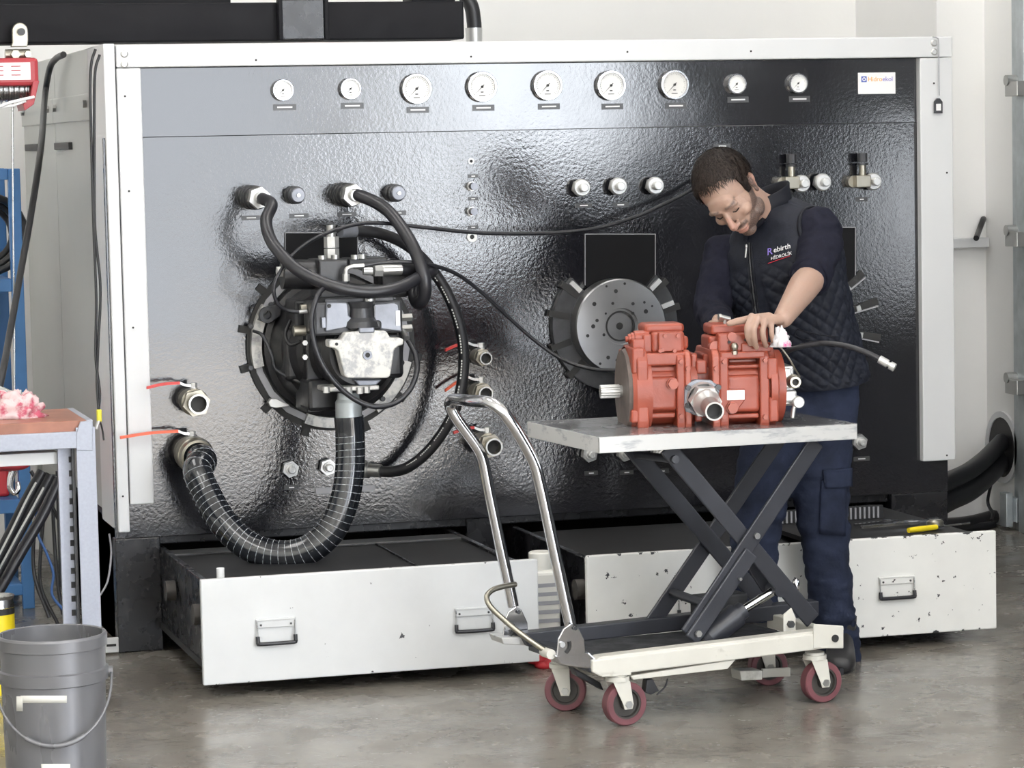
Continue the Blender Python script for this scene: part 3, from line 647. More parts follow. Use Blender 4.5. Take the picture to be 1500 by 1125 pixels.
# ---- drawers
DY=-.896
def drawer(x0,x1,zb,zt,m,handles,worn):
    dr=MB().box(x0,x1,DY,DY+.022,zb,zt).build('drawer',m,tb,bevel=.004)
    MB().box(x0+.02,x1-.02,DY+.022,.4,zb+.03,zb+.05).build('tray_floor','black_dull',dr)
    for xx in (x0+.025,x1-.045): MB().box(xx,xx+.02,DY+.022,.4,zb+.03,zt-.02).build('tray_side','black_paint',dr,bevel=.003)
    for xx in (x0+.0,x1-.02):
        for yy in (-.80,-.30):
            w=MB(); w.cyl((xx-.01,yy,zb+.20),(xx+.02,yy,zb+.20),.032,n=20); w.build('runner_wheel','wheel_hub',dr)
    for px,py,w,h in handles:
        a=PY(px-w/2,py-h/2,DY-.003); b_=PY(px+w/2,py+h/2,DY-.003); 
        zc=(PY(px,py,DY).z); hw=(b_.x-a.x)/2; xc=(a.x+b_.x)/2; hh=(a.z-b_.z)/2
        hp=MB(); hp.box(xc-hw,xc+hw,DY-.007,DY,zc+hh*.35,zc+hh*1.0); hp.box(xc-hw*1.05,xc+hw*1.05,DY-.010,DY-.0,zc+hh*.95,zc+hh*1.12); hp.build('handle_plate',m,dr,bevel=.0015)
        g=MB(); 
        for s in (-1,1): MB().tube([(xc+s*hw,DY-.010,zc+hh*.9),(xc+s*hw,DY-.012,zc-hh*.6)],.0022,6,res=1).build('handle_wire','steel',dr)
        g=MB(); g.tube([(xc-hw,DY-.013,zc-hh*.35),(xc-hw,DY-.015,zc-hh*.85),(xc-hw*.93,DY-.015,zc-hh*1.0),(xc,DY-.015,zc-hh*1.02),(xc+hw*.93,DY-.015,zc-hh*1.0),(xc+hw,DY-.015,zc-hh*.85),(xc+hw,DY-.013,zc-hh*.35)],.0062,8,res=3); g.build('handle_grip','rubber_satin',dr)
        for s in (-1,1): MB().cyl((xc+s*hw*.8,DY-.007,zc+hh*.6),(xc+s*hw*.8,DY-.009,zc+hh*.6),.0035,n=8).build('rivet','label_dark',dr)
    return dr
d1=drawer(-.007,1.036,.041,.358,'drawer_white',((404,924,56,30),(694,907,54,28)),False)
d2=drawer(1.192,2.571,.041,.358,'drawer_worn',((1313,860,50,26),(1016,886,46,26)),True)
MB().box(.02,1.0,DY+.03,-.06,.318,.328).build('tray_cover','black_dull',d1,bevel=.002)
MB().box(.02,1.0,-.16,-.06,.328,.336).build('cover_flange','label_dark',d1,bevel=.002)
MB().box(.70,.704,-.8,-.08,.328,.334).build('cover_seam','black_paint',d1)
MB().cyl((.085,-.72,.325),(.085,-.72,.365),.012,n=14).build('stop_pin','plate_white',d1)
MB().box(1.22,1.95,DY+.03,-.06,.318,.326).build('tray_cover','black_dull',d2,bevel=.002)
MB().box(1.97,2.54,-.55,-.06,.300,.306).build('perforated_tray','black_dull',d2)
# ---- drain grille + tools lying in the right drawer
gr=thing('drain_grille',(2.25,-.3,.31),'black perforated steel grille in the right open drawer','grille')
MB().box(1.98,2.42,-.34,-.32,.341,.385).build('grille_frame','black_dull',gr)
g=MB()
for i in range(26): g.box(1.985+i*.0165,1.985+i*.0165+.006,-.345,-.34,.344,.382)
g.build('grille_bars','label_grey',gr)
def wrench(p,ang,L,m,label,w=.011):
    d=Vector((math.cos(ang),math.sin(ang),0)); n=Vector((-d.y,d.x,0)); p=Vector(p); g=MB(); up=Vector((0,0,.008))
    g.slab([p-n*w*.6,p+d*L-n*w*.6,p+d*L+n*w*.6,p+n*w*.6],up)
    g.ring(p-d*.012,(0,0,1),.010,.022,.011,n=18)
    e=p+d*(L+.012); g.slab([e-n*.022-d*.016,e-n*.022+d*.018,e-n*.011+d*.018,e-n*.011,e+n*.011,e+n*.011+d*.018,e+n*.022+d*.018,e+n*.022-d*.016],up*1.3)
    return g.build('wrench',m,label=label,cat='wrench',group='hand tools in the right drawer')
zt=.345
for i,(px0,py0,px1,py1) in enumerate(((1252,771,1300,766),(1262,774,1330,768),(1310,768,1365,764))):
    a=PZ(px0,py0,zt+.004*i); b=PZ(px1,py1,zt+.004*i); dd=b-a; wrench(a,math.atan2(dd.y,dd.x),dd.length,'chrome' if i!=1 else 'steel',['bright steel wrench at the left of the open right drawer','long steel wrench lying across the open right drawer','shiny wrench nearest the right corner of the open right drawer'][i])
MB().box(2.0,2.54,-.86,-.06,.325,.340).build('tool_mat','black_dull',d2)
y0=PZ(1331,777,.352); y1=PZ(1372,772,.352)
ys=thing('screwdriver',y0,'yellow handled screwdriver on the edge of the open right drawer','screwdriver','hand tools in the right drawer')
MB().tube([y0,y0.lerp(y1,.5),y1],lambda t:.010-.003*abs(t-.4),10,res=4).build('grip','can_yellow',ys)
MB().cyl(y1,y1+(y1-y0)*1.2,.003,n=8).build('blade','steel',ys)
lid=PZ(1370,770,.352); MB().lathe(lid,(0,0,1),[(0,0),(0,.028),(.014,.028),(.02,.02),(.022,0)],n=20).build('filter_cap','brass_grey',label='round tan filter cap by the yellow screwdriver in the drawer',cat='cap')

# white jug standing between the drawers
jp=PZ(800,905,0); jx=1.085; 
jg=thing('plastic_jug',(1.10,-.72,0),'off-white plastic jug with cap squeezed between the two drawers','jug')
MB().box(1.055,1.150,-.76,-.66,0,.30).build('jug_body','jug_white',jg,bevel=.015,seg=3)
MB().lathe((1.10,-.71,.30),(0,0,1),[(0,.036),(.012,.038),(.012,.038),(.05,.038),(.054,.034),(.054,0)],n=20).build('jug_cap','jug_white',jg)
m=MB()
for k in range(7): m.box(1.06,1.145,-.7615,-.76,.08+k*.028,.092+k*.028)
m.build('jug_print','label_grey',jg)
rc_=PZ(800,972,.01)
m=MB()
for i in range(5): m.ball(rc_+Vector((random.uniform(-.03,.03),random.uniform(-.03,.03),.004*i)),(.035,.025,.014),10,6)
m.build('red_rag','red_plastic',label='small red rag on the floor under the left drawer corner',cat='rag')

# ================================================================== PUMP MOUNTED AT THE LEFT
pc=PY(484,505,0); pc.y=0
lp_=thing('hydraulic_pump',(pc.x,-.25,.7),'dark grey hydraulic pump with worn white end cover bolted to the bench','pump')
MB().lathe(pc,(0,-1,0),[(0,.283),(.014,.283),(.014,.0)],n=80).build('backing_disc','print_black',lp_)
for a in (168,193,222,252,292,322,-10,140):
    t=math.radians(a); d=Vector((math.cos(t),0,math.sin(t))); n=Vector((-d.z,0,d.x)); c=pc
    MB().slab([c+d*.28-n*.012,c+d*.312-n*.012,c+d*.312+n*.012,c+d*.28+n*.012],(0,-.012,0)).build('clamp_slot','print_black',lp_)
def arc(a0,a1,ri=.238,ro=.272,h=.026): 
    o=MB().ring(pc+Vector((0,-.014,0)),(0,-1,0),ri,ro,h,n=20,a0=a0,a1=a1); return o
# angles in ring(): measured from -x axis side; build the worn clamp ring in four pieces
for a0,a1 in ((148,194),(303,346),(248,272)): arc(a0,a1).build('clamp_ring','ring_worn',lp_,bevel=.002)
arc(0,360,.245,.266,.010).build('seat_ring','label_grey',lp_)
bm_=smesh(MB().lathe((0,0,0),(0,-1,0),[(0,.009),(.008,.009),(.010,.007),(.010,.0)],n=14),'ring_bolt','cast_dark')
for px,py in ((367,478),(367,539),(397,446),(588,531),(560,584)): inst('ring_bolt',bm_,lp_,PY(px,py,-.042))
MB().slab([PY(x,y,-.05) for x,y in ((393,590),(397,584),(405,584),(424,593),(424,595),(405,598),(396,596))],(0,.03,0)).build('clamp_lug','zinc_bright',lp_,bevel=.003)
# bell housing
MB().lathe(pc,(0,-1,0),[(.014,.236),(.05,.232),(.06,.215),(.16,.198),(.24,.165),(.26,.15),(.26,0)],n=64).build('bell_housing','cast_black',lp_)
lg=PY(390,461,-.10); MB().lathe(lg,(0,-1,0),[(0,.026),(.02,.026),(.02,.026),(.02,.014),(.0,.013)],n=24).build('lifting_eye','cast_dark',lp_)
MB().slab([PY(x,y,-.10) for x,y in ((381,470),(396,474),(412,462),(412,446),(396,450))],(0,.06,0)).build('eye_lug','cast_black',lp_,bevel=.004)
rb=MB(); rb.tube([PY(372,485,-.10),PY(385,492,-.15),PY(398,520,-.17),PY(405,542,-.17),PY(440,560,-.2),PY(444,556,-.2)],.006,6,res=5); rb.build('casting_rib','cast_dark',lp_)
pxb(MB(),BENCH,418,480,448,560,-.20,-.1).build('drain_cover','cast_black',lp_,bevel=.02,seg=4)
# main case
ax=PY(536,520,-.52); AX=Vector((ax.x,0,ax.z))
MB().lathe(AX,(0,-1,0),[(.22,.135),(.30,.135),(.33,.125),(.42,.12),(.45,.10),(.45,0)],n=40).build('pump_case','cast_black',lp_)
pxb(MB(),BENCH,449,478,470,606,-.30,-.12).build('case_flange','cast_black',lp_,bevel=.006)
pxb(MB(),BENCH,452,556,498,602,-.34,-.2).build('case_foot','cast_black',lp_,bevel=.012)
pxb(MB(),BENCH,486,486,592,556,-.44,-.25).build('rear_block','cast_black',lp_,bevel=.015)
# end cover (white, worn)
ec=[(710,295),(720,290),(800,290),(830,235),(925,225),(935,185),(1035,180),(1045,220),(1130,225),(1160,275),(1230,275),(1258,285),(1255,325),(1220,335),(1190,360),(1160,550),(1140,570),(850,570),(825,555),(780,375),(750,350),(712,345)]
ec=[(340+x/5,440+y/5) for x,y in ec]
eco=pxs(MB(),BENCH,ec,-.53,-.47).build('end_cover','alu_worn',lp_,bevel=.006,seg=3)
cb_=PY(538,520,-.531); k=MB(); k.ring(cb_,(0,-1,0),.008,.0145,.006,n=24); k.build('plug_ring','cast_grey',eco); k=MB(); k.cyl(cb_,cb_+Vector((0,-.003,0)),.0085,n=6); k.build('hex_socket','print_black',eco)
k=MB(); q=PY(493,504,-.531); k.cyl(q,q+Vector((0,-.002,0)),.005,n=12); k.build('bolt_hole','print_black',eco)
pxb(MB(),BENCH,526,476,549,488,-.535,-.46).build('cover_tab','cast_grey',lp_,bevel=.004)
# regulator block with two grey faces and a dark neck
pxb(MB(),BENCH,460,441,590,490,-.49,-.33).build('regulator_block','cast_dark',lp_,bevel=.008)
pxs(MB(),BENCH,[(478,443),(508,443),(510,447),(511,462),(520,470),(518,478),(477,486)],-.503,-.49).build('regulator_face','cast_grey',lp_,bevel=.004)
pxs(MB(),BENCH,[(548,446),(578,443),(584,446),(589,486),(556,482),(550,472),(548,464)],-.503,-.49).build('regulator_face','cast_grey',lp_,bevel=.004)
pxb(MB(),BENCH,476,436,577,443,-.485,-.36).build('regulator_lid','cast_dark',lp_,bevel=.003)
nk=PY(529,458,-.49); MB().lathe(nk+Vector((0,0,-.045)),(0,0,1),[(0,.055),(.018,.05),(.03,.038),(.06,.034),(.075,.040),(.08,.042),(.08,0)],n=28).build('regulator_neck','cast_dark',lp_)
pxb(MB(),BENCH,512,470,560,484,-.515,-.45).build('neck_collar','cast_dark',lp_,bevel=.01,seg=3)
pxb(MB(),BENCH,580,455,586,477,-.506,-.49).build('rating_plate','zinc',lp_)
pxb(MB(),BENCH,472,465,477,480,-.506,-.49).build('rating_plate','cast_grey',lp_)
q=PY(482,448,-.505); k=MB().cyl(q,q+Vector((0,-.003,0)),.007,n=6); k.build('regulator_bolt','print_black',lp_)
for px,py in ((462,453),(462,469),(462,484),(594,465),(594,481)):
    a=PY(px,py,-.44); MB().hexn(a+Vector((.02,0,0)),a-Vector((.012,0,0)) if px<500 else a+Vector((-.02,0,0)),.013).build('side_bolt','zinc',lp_)
q=PY(542,440,-.495); MB().ball(q,(.018,.012,.018)).build('lifting_eye','zinc',lp_)
# suction flange and sleeve
pxb(MB(),BENCH,476,566,556,573,-.50,-.38).build('suction_flange','ring_worn',lp_,bevel=.004)
for px,py in ((478,570),(511,571),(527,571),(537,570)):
    q=PY(px,py,-.505); MB().hexn(q+Vector((0,0,-.012)),q+Vector((0,0,.008)),.011).build('flange_bolt','zinc_bright',lp_)
sq=PY(510,575,-.44)
MB().lathe(Vector((sq.x,-.44,sq.z)),(0,0,-1),[(0,.034),(.02,.036),(.03,.042),(.085,.042),(.085,.040)],n=28).build('suction_sleeve','galvanised',lp_)
MB().slab([PY(x,y,-.47) for x,y in ((518,556),(560,556),(548,568),(538,571),(528,568))],(0,.08,0)).build('drain_boss','cast_grey',lp_,bevel=.004)
# upper manifold, cylinder, fittings
a=PY(413,402,-.32); b=PY(475,402,-.32)
MB().cyl(a,b,.047,n=28).build('actuator_cylinder','cast_black',lp_,bevel=.005)
a2=PY(411,398,-.33); MB().hexn(a2+Vector((.01,0,0)),a2-Vector((.012,0,0)),.018).build('cylinder_plug','zinc_bright',lp_)
pxb(MB(),BENCH,467,380,511,424,-.39,-.22).build('manifold_block','cast_black',lp_,bevel=.006)
pxb(MB(),BENCH,511,378,568,392,-.34,-.22).build('manifold_plate','cast_black',lp_,bevel=.005)
pxb(MB(),BENCH,468,420,575,437,-.42,-.28).build('manifold_base','cast_black',lp_,bevel=.008)
for px,py in ((472,379),(491,378),(520,378),(531,377)):
    q=PY(px,py,-.36); MB().cyl(q-Vector((0,0,.004)),q+Vector((0,0,.010)),.013,n=12).build('manifold_bolt','zinc',lp_)
q=PY(486,378,-.30); k=MB(); k.hexn(q,q+Vector((0,0,.030)),.024); k.hexn(q+Vector((0,0,.033)),q+Vector((0,0,.068)),.024); k.build('hose_nut','zinc_bright',lp_)
MB().cyl(q+Vector((0,0,.06)),q+Vector((0,0,.105)),.0145,n=18).build('hose_stub','zinc',lp_)
f0=PY(532,397,-.40); f1=PY(545,397,-.40); f2=PY(548,396,-.40); f3=PY(560,396,-.40); f4=PY(588,395,-.40)
k=MB(); k.cyl(f0,f1,.013,n=16); k.hexn(f2,f3,.021); k.build('hose_fitting','zinc_bright',lp_); MB().cyl(f3,f4,.019,n=22).build('ferrule','zinc',lp_)
k=MB(); k.tube([PY(507,412,-.43),PY(507,400,-.43),PY(508,394,-.43),PY(514,391,-.43),PY(520,390,-.43)],.007,10,res=5); k.hexn(PY(507,412,-.43),PY(507,401,-.43),.011); k.build('elbow_fitting','zinc_bright',lp_); MB().cyl(PY(518,390.5,-.43),PY(533,389.5,-.43),.0085,n=12).build('ferrule','zinc',lp_)
k=MB(); k.cyl(PY(440,452,-.38),PY(450,451,-.38),.014,n=14); k.build('sensor_body','brass_grey',lp_); k=MB(); k.cyl(PY(438,457,-.40),PY(450,456,-.40),.0065,n=10); k.build('ferrule','zinc_bright',lp_)
k=MB(); k.cyl(PY(430,485,-.36),PY(447,484,-.36),.017,n=16); k.build('solenoid_plug','brass_grey',lp_); k=MB(); k.cyl(PY(447,484,-.36),PY(456,484,-.36),.010,n=12); k.build('solenoid_tip','zinc_bright',lp_)
for px,py in ((446,502),(446,523),(455,467)):
    q=PY(px,py,-.31); MB().hexn(q,q+Vector((0,-.012,0)),.009).build('case_bolt','zinc',lp_)
k=MB(); k.tube([PY(425,470,-.25),PY(418,490,-.28),PY(425,505,-.3),PY(440,500,-.32)],.006,6,res=5); k.build('sensor_cable','rubber',lp_)
pxb(MB(),BENCH,432,440,452,480,-.30,-.15).build('servo_block','cast_black',lp_,bevel=.008)
pxb(MB(),BENCH,560,398,600,436,-.33,-.2).build('servo_block','cast_dark',lp_,bevel=.012)

# ================================================================== HOSES AND CABLES IN FRONT OF THE PANEL
def PH(l): return [PY(*q) for q in l]
s0=sockets[0][1]; s1=sockets[1][1]
hA=hose('hydraulic_hose',[Vector((s0.x,-.165,s0.z)),Vector((s0.x+.004,-.215,s0.z-.004))]+PH([(398,300,-.27),(390,322,-.31),(394,345,-.36),(408,368,-.42),(440,398,-.48),(490,420,-.52),(540,428,-.52),(585,421,-.50),(616,405,-.44),(632,398,-.38),(626,396,-.33),(604,398,-.30)]),.0195,'rubber_satin','thick black hose from the left socket, sagging across the pump top',group='thick hoses on the mounted pump',n=16)
hB=hose('hydraulic_hose',[Vector((s1.x,-.165,s1.z)),Vector((s1.x+.012,-.205,s1.z-.002))]+PH([(553,298,-.26),(575,316,-.32),(600,352,-.40),(617,390,-.45),(623,418,-.46),(620,438,-.44),(612,444,-.40),(607,432,-.36),(612,414,-.34),(610,400,-.36),(600,395,-.39),(586,395,-.40)]),.0205,'rubber_satin','thick black hose from the right socket, curling down beside the pump',group='thick hoses on the mounted pump',n=16)
cpath=PH([(498,339,-.30),(520,338,-.28),(560,343,-.25),(600,362,-.22),(635,398,-.2),(660,440,-.2),(676,490,-.2),(679,540,-.2),(670,590,-.2),(652,628,-.18),(626,662,-.15),(598,684,-.12),(572,691,-.08),(545,689,-.04)])
hC=hose('return_hose',cpath,.0185,'rubber','black hose with pale print arching right from pump top to the lower port',n=16)
m=MB(); sp=spline(cpath,12)
for i in range(14,len(sp)-24):
    if i%9 in (7,8): continue
    a,b=sp[i],sp[i+1]; t=(b-a).normalized(); vd=(CAM-a).normalized(); sd=t.cross(vd).normalized(); n=(vd*.93+sd*.36).normalized()
    w=sd*.0022; L=(b-a).length*.62
    m.slab([a+n*.0186-w,a+n*.0186+t*L-w,a+n*.0186+t*L+w,a+n*.0186+w],n*.0006)
m.build('printed_marking','hose_print',hC)
MB().cyl(cpath[0]-Vector((.0,0,0)),cpath[1],.021,n=18).build('ferrule','cast_grey',hC)
MB().lathe(cpath[-1]+Vector((.008,-.012,0)),(cpath[-1]-cpath[-2]),[(-.02,.0),(-.02,.022),(.02,.022),(.02,.022),(.022,.027),(.05,.027),(.05,0)],n=18).build('end_nut','zinc',hC)
# clear suction hose with a wire helix
spath=[Vector((bva.x,-.135,bva.z)),Vector((bva.x+.012,-.19,bva.z-.012))]+PH([(289,690,-.235),(302,722,-.27),(326,764,-.33),(362,798,-.38),(405,813,-.42),(448,807,-.45),(484,778,-.46),(504,735,-.46),(512,690,-.45),(513,645,-.44)])+[Vector((sq.x,-.44,sq.z-.075))]
hG=hose('suction_hose',spath,.047,'hose_clear','wide clear-black suction hose with wire spiral looping below the pump',n=24,res=12)
sp=spline(spath,40); T=[(sp[min(i+1,len(sp)-1)]-sp[max(i-1,0)]).normalized() for i in range(len(sp))]
L=0; pts=[]; a=T[0].orthogonal().normalized()
for i in range(len(sp)):
    a=(a-T[i]*a.dot(T[i])).normalized(); b=T[i].cross(a)
    if i: L+=(sp[i]-sp[i-1]).length
    if i<60 : pass
    th=2*math.pi*L/.0225
    pts.append((sp[i],a.copy(),b.copy(),L))
hp=[]; step=.0225/14; Lc=.05; j=0; tot=pts[-1][3]
while Lc<tot-.06:
    while pts[j+1][3]<Lc: j+=1
    u=(Lc-pts[j][3])/max(1e-9,pts[j+1][3]-pts[j][3]); c=pts[j][0].lerp(pts[j+1][0],u); th=2*math.pi*Lc/.0225
    hp.append(c+(pts[j][1]*math.cos(th)+pts[j][2]*math.sin(th))*.0472); Lc+=step
MB().tube(hp,.0011,4,res=1).build('wire_spiral','wire_helix',hG)
MB().lathe(Vector((bva.x,-.10,bva.z)),(0.05,-1,-.05),[(0,.060),(.03,.060),(.035,.057),(.06,.055),(.065,.048)],n=32).build('hose_clamp','brass_grey',hG)
# thin lines
hose('thin_cable',PH([(1030,262,-.06),(1006,282,-.10),(970,300,-.13),(930,318,-.16),(870,335,-.2),(790,342,-.22),(700,341,-.25),(620,333,-.28),(560,327,-.30),(520,329,-.32),(470,345,-.36),(432,370,-.40),(408,402,-.42),(401,425,-.42),(407,445,-.41),(422,455,-.40),(440,457,-.40)]),.0062,'rubber_satin','thin black cable from the worker\'s head height across to the pump\'s left',cat='cable',n=8)
hose('pilot_hose',PH([(531,389.5,-.43),(560,385,-.43),(600,384,-.43),(635,389,-.40),(670,402,-.36),(705,428,-.32),(745,465,-.30),(785,500,-.30),(825,527,-.32),(865,540,-.36),(905,542,-.42),(950,540,-.5),(985,530,-.6)]),.0065,'rubber_satin','thin black pilot hose sweeping down right from pump to behind red pump',n=8)
hF=hose('pilot_hose',PH([(478,418,-.50),(466,432,-.55),(457,460,-.56),(458,490,-.56),(468,525,-.57),(487,556,-.58),(515,582,-.58),(545,595,-.58),(575,592,-.57),(598,574,-.56),(610,548,-.55),(610,525,-.53),(603,508,-.50),(595,494,-.47)]),.0085,'rubber_satin','thin black hose looping in front of and below the white end cover',n=10)
MB().cyl(PY(596,496,-.49),PY(590,486,-.46),.0105,n=12).build('ferrule','zinc',hF)
# ================================================================== SCISSOR LIFT CART
ct=thing('scissor_lift_cart',CART.W(.38,.2,0),'wheeled scissor lift cart with worn steel platform and bent chrome handle','lift cart')
CP=CART.P
NL=PZ(877,640,.815); NR=CP(1256,620,CART.loc(NL)[1]); FL=CART.U(772,617,CART.loc(NL)[0]); FRc=NR+FL-NL
TH=Vector((0,0,-.046))
pl=MB().slab([NL,NR,FRc,FL],(0,0,-.004)).build('platform_sheet','table_steel',ct,bevel=.002)
def skirt(a,b,inn,nm='platform_skirt'):
    return MB().slab([a+Vector((0,0,-.0005)),b+Vector((0,0,-.0005)),b+TH,a+TH],inn*.004).build(nm,'table_edge',ct,bevel=.0015)
skirt(NL,NR,CART.ev); skirt(FL,NL,CART.eu); skirt(NR,FRc,-CART.eu); skirt(FL,FRc,-CART.ev)
MB().slab([NL+TH*.55+CART.ev*.03+CART.eu*.03,NR+TH*.55+CART.ev*.03-CART.eu*.03,FRc+TH*.55-CART.ev*.03-CART.eu*.03,FL+TH*.55-CART.ev*.03+CART.eu*.03],(0,0,-.012)).build('platform_stiffener','scissor_black',ct)
# handle: bent tube from near bracket over to the far bracket
VN,VFR=.02,.43
hpts=[CP(836,918,VN),CP(826,872,VN),CP(812,806,VN),CP(799,745,VN),CP(790,705,VN),CP(783,680,VN),CP(768,650,VN),CP(748,618,VN),CP(734,601,VN+.01),CP(718,590,VN+.04),CP(703,588,VN+.10),CP(685,587,VN+.2),CP(668,585,VFR-.07),CP(660,587,VFR-.02),CP(660,596,VFR),CP(668,612,VFR),CP(686,637,VFR),CP(700,657,VFR),CP(708,677,VFR),CP(716,718,VFR),CP(731,790,VFR),CP(743,845,VFR),CP(752,888,VFR)]
MB().tube(hpts,.0170,16,res=5).build('push_handle','chrome',ct)
# hinge brackets
def bracket(pts,v,thk=.006,w=.045):
    a=pxs(MB(),CART,pts,v,v+thk).build('hinge_bracket','chrome',ct,bevel=.002)
    b=pxs(MB(),CART,pts,v+w,v+w+thk).build('hinge_bracket','cast_dark',ct,bevel=.002); return a
nb=[(816,962),(818,936),(826,921),(836,914),(846,918),(856,936),(858,962)]
bracket(nb,-.012,w=.05)
fb=[(737,936),(738,912),(745,896),(756,889),(764,893),(773,912),(774,936)]
bracket(fb,.395,w=.05)
for (px,py,v) in ((823,944,-.013),(743,919,.394)):
    q=CP(px,py,v); MB().cyl(q,q-CART.ev*.006,.008,n=14).build('hinge_pin','zinc',ct)
for c,v in (((831,948),-.013),((749,923),.394)):
    g=MB(); P=[CP(c[0]+dx,c[1]+dy,v) for dx,dy in ((-2,8),(2,3),(3.5,-3),(2.5,-9))]
    g.tube(P,.0055,6,res=4); g.build('curved_slot','print_black',ct)
for px,py,v in ((842,920,-.014),(759,896,.393)):
    q=CP(px,py,v); MB().cyl(q,q-CART.ev*.006,.006,n=10).build('hinge_pin','cast_dark',ct)
pxs(MB(),CART,[(734,934),(776,934),(790,950),(775,946),(738,944)],.37,.46).build('bracket_foot','table_edge',ct,bevel=.003)
pxs(MB(),CART,[(812,960),(862,955),(876,968),(874,980),(845,978),(822,974)],-.012,.05).build('bracket_foot','chrome',ct,bevel=.004)
# rails (near rail is a white channel)
pxs(MB(),CART,[(868,967),(1236,923),(1236,947),(880,991),(868,985)],-.02,.03).build('chassis_rail','cart_white',ct,bevel=.004)
pxs(MB(),CART,[(880,962),(1236,919),(1236,923.5),(872,967)],-.015,.03).build('rail_flange','cart_white',ct,bevel=.002)
pxs(MB(),CART,[(924,990),(1078,966),(1066,980),(928,996)],-.012,.0).build('rail_gusset','cart_white',ct,bevel=.002)
pxs(MB(),CART,[(765,928),(1150,885),(1200,880),(1200,902),(775,948)],.34,.39).build('chassis_rail','scissor_black',ct,bevel=.004)
pxs(MB(),CART,[(1192,914),(1236,917),(1236,950),(1192,950)],-.024,-.018).build('end_plate','cart_white',ct,bevel=.003)
a=CART.loc(CP(1236,950,-.02)); o_=MB(); o_.M=CART.M(); o_.box(a[0]-.03,a[0],-.02,.38,a[2]+.005,a[2]+.05); o_.build('cross_member','cart_white',ct,bevel=.004)
a=CART.loc(CP(880,985,-.02)); o_=MB(); o_.M=CART.M(); o_.box(a[0]-.03,a[0]+.01,-.01,.40,a[2]+.0,a[2]+.035); o_.build('cross_member','scissor_black',ct,bevel=.004)
a=CART.loc(CP(1110,900,.15)); o_=MB(); o_.M=CART.M(); o_.box(a[0]-.14,a[0]+.02,.24,.31,a[2]-.015,a[2]+.05); o_.build('pump_unit','cast_dark',ct,bevel=.008)
a=CART.loc(CP(872,967,-.02)); b=CART.loc(CP(1195,930,-.02)); o_=MB(); o_.M=CART.M(); o_.box(a[0],b[0],.03,.345,a[2]-.03,a[2]-.012); o_.build('base_pan','cast_dark',ct,bevel=.003)
for px,py in ((1223,935),):
    q=CP(px,py,-.025); MB().cyl(q,q-CART.ev*.004,.011,n=16).build('rail_hole','print_black',ct)
pxs(MB(),CART,[(1148,900),(1160,890),(1166,905),(1166,926),(1148,926)],.05,.056).build('pivot_lug','cart_white',ct,bevel=.003); q=CP(1157,914,.05); MB().hexn(q,q-CART.ev*.012,.011).build('pivot_bolt','cast_dark',ct)
# scissor arms
def arm(x0,y0,x1,y1,v,w=.026,thk=.010,nm='scissor_arm'):
    a=CP(x0,y0,v); b=CP(x1,y1,v); d=(b-a).normalized(); n=CART.ev.cross(d).normalized()
    return MB().slab([a-n*w-d*.02,b-n*w+d*.02,b+n*w+d*.02,a+n*w-d*.02],CART.ev*thk).build(nm,'scissor_black',ct,bevel=.004)
arm(1014,922,1192,655,.06); arm(984,662,1186,903,.075)
arm(960,908,1138,648,.36); arm(925,655,1120,885,.345)
o=arm(1020,930,1096,818,.048,w=.024,thk=.012,nm='lift_yoke'); arm(1096,818,1124,862,.15,w=.018,thk=.012,nm='lift_yoke')
q=CP(1108,785,.055); MB().cyl(q,q-CART.ev*.008,.009,n=16).build('pivot_pin','zinc',ct)
for px,py,v in ((1022,928,.045),(962,909,.355),(1083,848,.045)):
    q=CP(px,py,v); MB().hexn(q,q-CART.ev*.010,.010 if px!=1083 else .005).build('pivot_bolt','zinc',ct)
a=CP(986,868,.355); b=CP(1048,890,.07); MB().tube([a,b],.014,8,res=1).build('tie_bar','scissor_black',ct)
a=CP(990,673,.06); b=CP(930,666,.36); MB().tube([a,b],.012,8,res=1).build('tie_bar','scissor_black',ct)
# lift cylinder
c0=CP(1036,934,.105); c1=CP(1089,893,.105); c2=CP(1137,863,.105)
k=MB(); d=(c1-c0).normalized(); L=(c1-c0).length
k.lathe(c0,d,[(-.02,0),(-.02,.03),(0,.037),(L*.80,.037),(L*.80,.034),(L*.83,.034),(L*.84,.026),(L,.026),(L,0)],n=24); k.build('lift_cylinder','scissor_black',ct)
MB().cyl(c1,c2,.0135,n=18).build('piston_rod','chrome',ct)
k=MB(); k.lathe(c2-CART.ev*.03,CART.ev,[(0,0),(0,.02),(.06,.02),(.06,0)],n=18); k.build('rod_eye','scissor_black',ct)
q=CP(1166,857,.10); MB().ball(q,(.012,.012,.022)).build('rod_pin','chrome',ct)
# pedal lever
MB().tube([CP(755,856,.20),CP(738,859,.18),CP(722,864,.16),CP(713,874,.14),(CP(718,888,.12)),CP(735,905,.10),CP(760,926,.07),CP(785,944,.05),CP(803,956,.03)],.0078,10,res=6).build('foot_pedal','brass_grey',ct)
q=CP(803,957,.02); MB().cyl(q-CART.ev*.02,q+CART.ev*.03,.014,n=14).build('pedal_hub','cart_white',ct)
